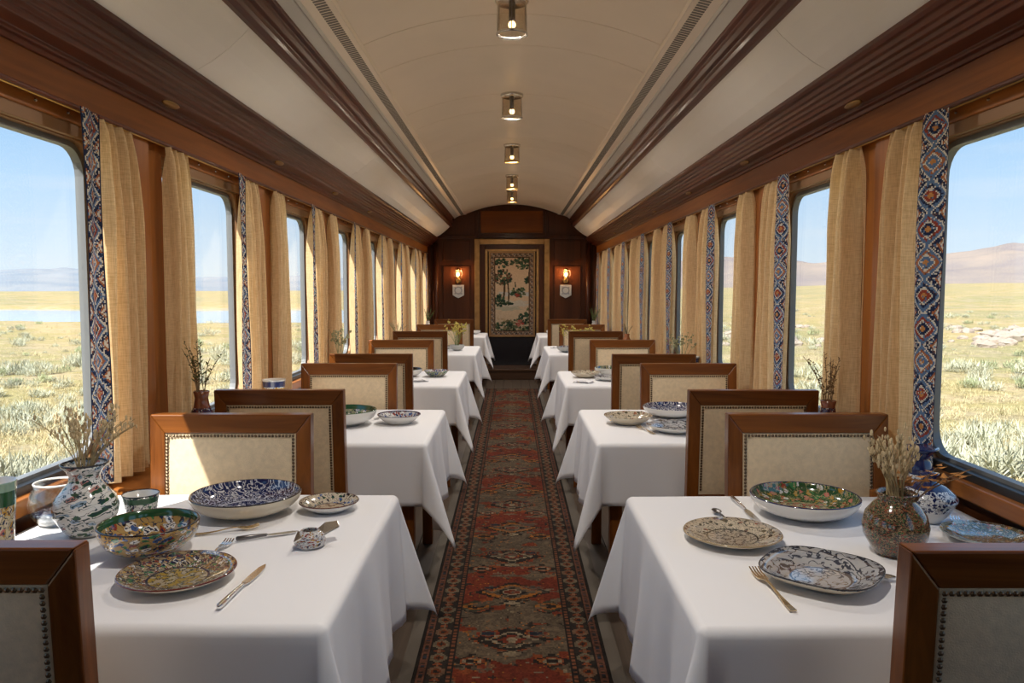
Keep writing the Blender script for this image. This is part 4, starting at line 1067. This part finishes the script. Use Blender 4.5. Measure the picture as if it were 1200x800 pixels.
for s in (-1, 1):
    r = empty('wall_sconce', (s*.893, Y1-.02, 1.66)); tag(r, 'lit brass wall sconce on the %s of the tapestry' % ('lake side' if s < 0 else 'hill side'), 'sconce', 'lit wall sconces')
    MB().lathe([(.0001, 0), (.05, 0), (.05, .012), (.03, .022), (.0001, .024)], 24).build('back_plate', M_BRASS, r, smooth=True, rot=(PI/2, 0, 0), loc=(0, 0, -.07))
    MB().tube([(0, -.01, -.07), (0, -.06, -.085), (0, -.10, -.06), (0, -.10, -.03)], .009, 8).build('arm', M_BRASS, r, smooth=True)
    MB().lathe([(.03, -.04), (.036, -.03), (.02, -.02), (.0001, -.02)], 20, c=(0, -.10, 0)).build('cup', M_BRASS, r, smooth=True)
    sh = MB().lathe([(.04, -.03), (.065, 0), (.072, .035), (.06, .075), (.045, .095)], 24, c=(0, -.10, 0), cap=False).build('glass_globe', M_LANTERN, r, smooth=True)
    for q in range(6):
        a = q*PI/3
        MB().tube([(.042*math.cos(a), -.10+.042*math.sin(a), -.03), (.070*math.cos(a), -.10+.070*math.sin(a), .02), (.068*math.cos(a), -.10+.068*math.sin(a), .055), (.046*math.cos(a), -.10+.046*math.sin(a), .097)], .003, 5).build('cage_rib', M_DARKMETAL, sh)
    MB().lathe([(.05, .093), (.054, .098), (.03, .112), (.008, .125), (.0001, .13)], 20, c=(0, -.10, 0)).build('cap', M_BRASS, r, smooth=True)
    MB().ball((0, -.10, .025), .026, 12, 8).build('bulb', M_SCBULB, r, smooth=True)
    ld = bpy.data.lights.new('sconce_light', 'POINT'); ld.shadow_soft_size = .03; ld.energy = 3.5; ld.color = (1, .55, .22)
    lo = bpy.data.objects.new('sconce_light', ld); COL.objects.link(lo); lo.parent = r; lo.location = (0, -.10, .06)
    p = empty('wall_plaque', (s*.893, Y1-.02, 1.40)); tag(p, 'small white ornamented plaque under the %s sconce' % ('lake-side' if s < 0 else 'hill-side'), 'plaque', 'white wall plaques')
    MB().prism([(-.095, .11), (-.095, -.06), (-.05, -.085), (0, -.11), (.05, -.085), (.095, -.06), (.095, .11)], -.03, 0).build('plate', plain('plaque_white', (.55, .52, .48), .5), p, bevel=.004)
    MB().lathe([(.045, 0), (.058, .006), (.066, 0)], 24, cap=False).build('relief_ring', plain('plaque_grey', (.30, .29, .28), .5), p, rot=(PI/2, 0, 0), loc=(0, -.03, .02), smooth=True)
    for q in range(4):
        a = q*PI/2+PI/4
        MB().ball((.072*math.cos(a), -.031, .02+.07*math.sin(a)), .014, 8, 6).build('relief_boss', MATS['plaque_grey'], p)

# ------------------------------------------------------------------ tapestry: a verdure with trees and water
def paint_tapestry(nx, ny):
    w, h = 1.0, ny/nx
    x = (np.arange(nx)+.5)/nx; y = (np.arange(ny)+.5)/nx
    X, Y = np.meshgrid(x, y)              # y up
    C = np.zeros((ny, nx, 3)); r = np.random.default_rng(4)
    peach, sand, gold = np.array((.55, .36, .22)), np.array((.50, .38, .25)), np.array((.36, .19, .08))
    t = np.clip((Y/h), 0, 1)[..., None]; C[:] = sand*(1-t)+peach*t
    def blob(cx, cy, rx, ry, c, rough=.35):
        an = np.arctan2((Y-cy)/ry, (X-cx)/rx); d = np.hypot((X-cx)/rx, (Y-cy)/ry)
        k = 1 + rough*np.sin(an*5+cx*40)*.5 + rough*np.sin(an*9+cy*30)*.5
        C[d < k] = np.array(c)*(.75+.5*r.random())
    def leaves(cx, cy, rx, ry, n, cols, s=.035):
        for _ in range(n):
            a = r.uniform(0, 2*PI); q = math.sqrt(r.random()); blob(cx+rx*q*math.cos(a), cy+ry*q*math.sin(a), s*r.uniform(.5, 1.2), s*r.uniform(.4, 1.), cols[r.integers(len(cols))])
    def limb(pts, wd, c):
        for (x0, y0), (x1, y1) in zip(pts, pts[1:]):
            for k in np.linspace(0, 1, 24): C[np.hypot(X-(x0+(x1-x0)*k), Y-(y0+(y1-y0)*k)) < wd] = c
    dg, g, ol, br = (.018, .035, .022), (.04, .075, .04), (.10, .11, .05), (.07, .045, .025)
    # stream and hills
    blob(.62, .95, .40, .06, (.36, .34, .30)); blob(.55, .72, .34, .08, (.46, .40, .31)); blob(.40, .62, .3, .05, (.30, .27, .19))
    # trees
    limb([(.30, .75), (.33, 1.0), (.34, 1.20)], .022, br); limb([(.42, .70), (.43, .95), (.40, 1.25)], .016, br); limb([(.34, 1.15), (.2, 1.3)], .012, br)
    leaves(.30, 1.32, .20, .17, 75, [dg, g, ol, (.12, .05, .03)]); leaves(.28, 1.62, .16, .10, 30, [dg, g])
    leaves(.72, 1.62, .26, .13, 60, [dg, g, ol]); leaves(.86, 1.25, .08, .08, 16, [dg, g]); limb([(.9, 1.7), (.86, 1.2)], .012, br); limb([(.95, 1.15), (.86, 1.25)], .01, br)
    leaves(.64, .98, .17, .12, 45, [dg, g, ol]); limb([(.58, 1.1), (.57, 1.2)], .012, dg); leaves(.62, .92, .05, .03, 5, [(.30, .06, .04)], .03)
    leaves(.20, .80, .14, .14, 34, [dg, g]); leaves(.35, .72, .2, .03, 14, [ol, dg])
    leaves(.5, .22, .42, .15, 130, [dg, g, ol, (.20, .16, .08)]); leaves(.80, .40, .16, .12, 40, [dg, g]); leaves(.66, .30, .09, .06, 14, [(.32, .05, .035), (.40, .14, .09)], .035)
    leaves(.3, .38, .15, .05, 12, [(.40, .28, .16)], .02); leaves(.88, .60, .06, .04, 8, [dg, ol], .025)
    # woven border
    m = np.minimum(np.minimum(X, 1-X), np.minimum(Y, h-Y))
    b = m < .125; C[b] = np.array((.20, .11, .06)); n = r.random((ny, nx))
    cell = ((np.floor(X*26)+np.floor(Y*26)) % 3); C[b & (cell == 0) & (m > .03) & (m < .10)] = (.33, .23, .15); C[b & (cell == 1) & (m > .04) & (m < .09)] = (.06, .045, .04)
    C[b & (n > .9) & (m > .03) & (m < .10)] = (.34, .30, .26); C[b & (n < .06) & (m > .03)] = (.05, .07, .06)
    C[m < .03] = (.25, .13, .06); C[(m > .108) & (m < .125)] = (.05, .03, .02)
    return np.clip(C*(.85+.3*r.random((ny, nx, 1))), 0, 1)
tn_x, tn_y = 110, 206
tm = colgrid('woven_picture', tn_x, tn_y, lambda u, v: np.stack([(u-.5)*.745, np.zeros_like(u)+.0005*np.sin(u*40), v*1.395], 1), paint_tapestry(tn_x, tn_y), M_TAP)
tp = empty('tapestry', (0, Y1-.052, .658)); tag(tp, 'framed woven tapestry of trees and a stream on the far door', 'tapestry')
put('woven_picture', tm, tp).modifiers.new('thick', 'SOLIDIFY').thickness = .006
f = MB(); f.box(-.384, -.366, -.008, .02, -.010, 1.405); f.box(.366, .384, -.008, .02, -.010, 1.405); f.box(-.366, .366, -.008, .02, -.010, .008); f.box(-.366, .366, -.008, .02, 1.388, 1.405)
f.build('frame', M_GOLD, tp, bevel=.003)

# ------------------------------------------------------------------ the land outside
GZ = -1.25
def vnoise(x, y, s, seed):
    r = np.random.default_rng(seed); N = 256; g = r.random((N, N)); fx, fy = x/s, y/s; ix, iy = np.floor(fx).astype(int), np.floor(fy).astype(int); tx, ty = fx-ix, fy-iy
    tx = tx*tx*(3-2*tx); ty = ty*ty*(3-2*ty); ix, iy, jx, jy = ix % N, iy % N, (ix+1) % N, (iy+1) % N
    return (g[iy, ix]*(1-tx)+g[iy, jx]*tx)*(1-ty) + (g[jy, ix]*(1-tx)+g[jy, jx]*tx)*ty
def lake_mask(x, y):
    sh = 6*(vnoise(x, y*.3+40, 22, 31)-.5)
    a = np.clip((y-62-sh)/5, 0, 1)*np.clip((128+sh*2-y)/8, 0, 1)*np.clip((-5-x)/4, 0, 1)
    return a
def gheight(x, y):
    rr = np.abs(x)
    rise = np.clip((x-45)/260, 0, 1)*np.clip((y-10)/120, 0, 1)*6.0
    h = GZ + (.35*(vnoise(x, y, 9, 21)-.5) + .12*(vnoise(x, y, 2.3, 22)-.5) + .8*(vnoise(x, y, 40, 23)-.5))*np.clip((rr-2)/4, 0, 1) + rise
    return h - 1.3*lake_mask(x, y)
def axis(lo, hi, d0, g):
    out = [lo]; d = d0
    while out[-1] < hi: out.append(out[-1]+d); d *= g
    return np.array(out)
ax_ = axis(0, 1300, .45, 1.045); xs = np.concatenate([-ax_[::-1], ax_[1:]]); ys = np.concatenate([-axis(0, 200, 1.0, 1.12)[::-1], axis(0, 1700, .5, 1.028)[1:]])
GX, GY = np.meshgrid(xs, ys); GH = gheight(GX, GY)
def gridmesh(name, X, Y, Z, mat):
    ny_, nx_ = X.shape; me = bpy.data.meshes.new(name); P = np.stack([X, Y, Z], -1).reshape(-1, 3).astype(np.float32)
    i = (np.arange(ny_-1)[:, None]*nx_ + np.arange(nx_-1)[None, :]).ravel(); F = np.stack([i, i+1, i+nx_+1, i+nx_], 1).astype(np.int32)
    me.vertices.add(len(P)); me.vertices.foreach_set('co', P.ravel()); me.loops.add(F.size); me.loops.foreach_set('vertex_index', F.ravel())
    me.polygons.add(len(F)); me.polygons.foreach_set('loop_start', np.arange(0, F.size, 4, dtype=np.int32)); me.update(calc_edges=True)
    me.materials.append(mat); me.polygons.foreach_set('use_smooth', np.ones(len(F), bool)); return me
def steppe():
    m, nt, b = newmat('dry_steppe'); co = objco(nt)
    big = nd(nt, 'ShaderNodeTexNoise', {'Vector': co, 'Scale': .05, 'Detail': 6.}).outputs['Fac']
    mid = nd(nt, 'ShaderNodeTexNoise', {'Vector': co, 'Scale': .45, 'Detail': 6., 'Roughness': .65}).outputs['Fac']
    fine = nd(nt, 'ShaderNodeTexNoise', {'Vector': co, 'Scale': 5., 'Detail': 5., 'Roughness': .7}).outputs['Fac']
    a = ramp(nt, mid, [(.36, (.29, .255, .13)), (.46, (.35, .285, .15)), (.53, (.40, .31, .21)), (.64, (.47, .36, .275))])
    g_ = ramp(nt, big, [(.42, (.22, .23, .10)), (.58, (.38, .30, .12))])
    c = mixc(nt, .45, a, g_)
    k = ramp(nt, fine, [(.3, (.62, .62, .62)), (.65, (1.08, 1.06, 1.0))])
    c = mixc(nt, 1., c, k, 'MULTIPLY')
    nt.links.new(c, b.inputs['Base Color']); b.inputs['Roughness'].default_value = .95; sin_(b, 'Specular IOR Level', .1)
    nt.links.new(nd(nt, 'ShaderNodeBump', {'Height': fine, 'Strength': .5, 'Distance': .15}).outputs[0], b.inputs['Normal'])
    return m
tag(put('ground', gridmesh('ground', GX, GY, GH, steppe())), 'dry yellow steppe outside the train windows', 'ground', kind='structure')
m_, nt_, b_ = newmat('lake_water'); b_.inputs['Base Color'].default_value = (.30, .37, .42, 1); b_.inputs['Roughness'].default_value = .05
nt_.links.new(nd(nt_, 'ShaderNodeBump', {'Height': nd(nt_, 'ShaderNodeTexNoise', {'Vector': objco(nt_), 'Scale': .8, 'Detail': 3.}).outputs['Fac'], 'Strength': .025, 'Distance': .1}).outputs[0], b_.inputs['Normal'])
tag(MB().add([(-600, 55, GZ-.62), (-4, 55, GZ-.62), (-4, 140, GZ-.62), (-600, 140, GZ-.62)], [(0, 1, 2, 3)]).build('lake', m_), 'pale blue lake beyond the left-hand windows', 'lake', kind='structure')
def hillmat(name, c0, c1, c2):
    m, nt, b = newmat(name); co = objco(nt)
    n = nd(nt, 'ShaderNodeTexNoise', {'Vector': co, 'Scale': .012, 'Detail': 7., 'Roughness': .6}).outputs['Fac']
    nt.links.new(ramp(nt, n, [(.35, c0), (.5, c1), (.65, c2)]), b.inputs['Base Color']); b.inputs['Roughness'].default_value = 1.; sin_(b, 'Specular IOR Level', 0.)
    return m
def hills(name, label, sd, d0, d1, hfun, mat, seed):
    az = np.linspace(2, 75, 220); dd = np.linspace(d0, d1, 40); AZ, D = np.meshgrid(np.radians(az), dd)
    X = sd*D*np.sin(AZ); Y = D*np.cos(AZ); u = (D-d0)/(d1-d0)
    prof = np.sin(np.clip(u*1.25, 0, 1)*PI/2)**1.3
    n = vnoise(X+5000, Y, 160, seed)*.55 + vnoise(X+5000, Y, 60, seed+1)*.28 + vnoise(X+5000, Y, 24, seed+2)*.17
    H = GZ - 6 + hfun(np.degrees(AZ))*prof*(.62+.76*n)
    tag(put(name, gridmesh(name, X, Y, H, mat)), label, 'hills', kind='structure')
hills('hills_1', 'hazy blue grey hills beyond the lake', -1, 800, 1500, lambda a: 25 + 11*np.exp(-((a-31)/6)**2) + 2*np.sin(a*.5), hillmat('hill_blue', (.17, .205, .245), (.20, .225, .255), (.235, .25, .265)), 51)  # distance haze is painted into the base colour as pale blue grey
hills('hills_2', 'pale mauve brown hills beyond the right-hand plain', 1, 620, 1350, lambda a: 46 + 5*np.clip((a-20)/14, 0, 1) + 3*np.sin(a*.8), hillmat('hill_mauve', (.195, .17, .17), (.235, .20, .18), (.275, .225, .19)), 61)  # base colour lightened and flattened to stand in for haze

# shrubs and grass tufts that nobody could count: one object on each side of the train
def blades(n, sd, rmin, rmax, nb, hmin, hmax, seed, wid, amin):
    r = np.random.default_rng(seed)
    az = np.radians(r.uniform(5, 52, n)); d = np.exp(r.uniform(math.log(rmin), math.log(rmax), n)); x = sd*d*np.sin(az); y = d*np.cos(az)
    ok = (np.abs(x) > 2.6) & (lake_mask(x, y) < .05) & (vnoise(x+900, y+300, 6, seed+3) > amin)
    x, y = x[ok], y[ok]; n = len(x); z = gheight(x, y)
    s = r.uniform(hmin, hmax, n)*np.clip(.6+vnoise(x+50, y, 5, seed+4)*.9, .5, 1.4)
    az = r.uniform(0, 2*PI, (n, nb)); el = np.arcsin(r.uniform(.25, 1, (n, nb))); ln = s[:, None]*r.uniform(.35, .75, (n, nb))
    # blades start anywhere inside a rounded clump
    b0 = s[:, None]*np.sqrt(r.uniform(0, 1, (n, nb)))*.62; ba = r.uniform(0, 2*PI, (n, nb)); bz = s[:, None]*r.uniform(0, .45, (n, nb))*(1-(b0/s[:, None])**2)
    B = np.stack([x[:, None]+b0*np.cos(ba), y[:, None]+b0*np.sin(ba), z[:, None]-.03+bz], -1)
    Dv = np.stack([np.cos(el)*np.cos(az), np.cos(el)*np.sin(az), np.sin(el)], -1); Wv = np.stack([-np.sin(az), np.cos(az), 0*az], -1)*(wid*s[:, None]*r.uniform(.6, 1.4, (n, nb)))[..., None]
    T = B + Dv*ln[..., None]; M = B + Dv*(ln*.5)[..., None]
    return np.stack([B, M+Wv, T, M-Wv], 2).reshape(-1, 3)
SAGE = plain('sage', (.43, .43, .31), .9, var=.35, vscale=.8); DRY = plain('dry_grass', (.48, .40, .22), .9, var=.25, vscale=.5); GRN = plain('green_scrub', (.34, .38, .21), .9, var=.3, vscale=.7)
for sd, t in ((-1, 'between the train and the lake'), (1, 'on the plain before the mauve hills')):
    sets = [blades(1500, sd, 6, 90, 190, .22, .52, 70+sd, .017, .44), blades(9000, sd, 5, 120, 28, .12, .30, 80+sd, .017, .35), blades(420, sd, 7, 80, 190, .25, .5, 90+sd, .017, .5)]
    P = np.concatenate(sets).astype(np.float32); nf = len(P)//4; mi = np.concatenate([np.full(len(q)//4, i, np.int32) for i, q in enumerate(sets)])
    me = bpy.data.meshes.new('steppe_scrub'); me.vertices.add(len(P)); me.vertices.foreach_set('co', P.ravel())
    me.loops.add(nf*4); me.loops.foreach_set('vertex_index', np.arange(nf*4, dtype=np.int32)); me.polygons.add(nf); me.polygons.foreach_set('loop_start', np.arange(0, nf*4, 4, dtype=np.int32))
    for q in (SAGE, DRY, GRN): me.materials.append(q)
    me.polygons.foreach_set('material_index', mi); me.update(calc_edges=True)
    tag(put('steppe_scrub', me), 'low sage shrubs and dry grass tufts scattered ' + t, 'scrub', kind='stuff')

rk = MB(); rr_ = random.Random(5)
for i in range(150):
    az = math.radians(rr_.uniform(12, 46)); d = rr_.uniform(40, 62); x, y = d*math.sin(az), d*math.cos(az); q = rr_.uniform(.12, .5)*(1 if rr_.random() < .8 else 1.6)
    o = len(rk.v); rk.ball((x, y, float(gheight(np.array([x]), np.array([y]))[0])+q*.15), q, 7, 5, sc=(1, .8, .55))
    rk.v[o:] = [(a+rr_.uniform(-.12, .12)*q, b+rr_.uniform(-.12, .12)*q, c+rr_.uniform(-.1, .1)*q) for a, b, c in rk.v[o:]]
tag(rk.build('pale_rocks', plain('pale_rock', (.33, .27, .22), .95, var=.2, vscale=3)), 'pale broken rocks strewn across the plain before the mauve hills', 'rocks', kind='stuff')
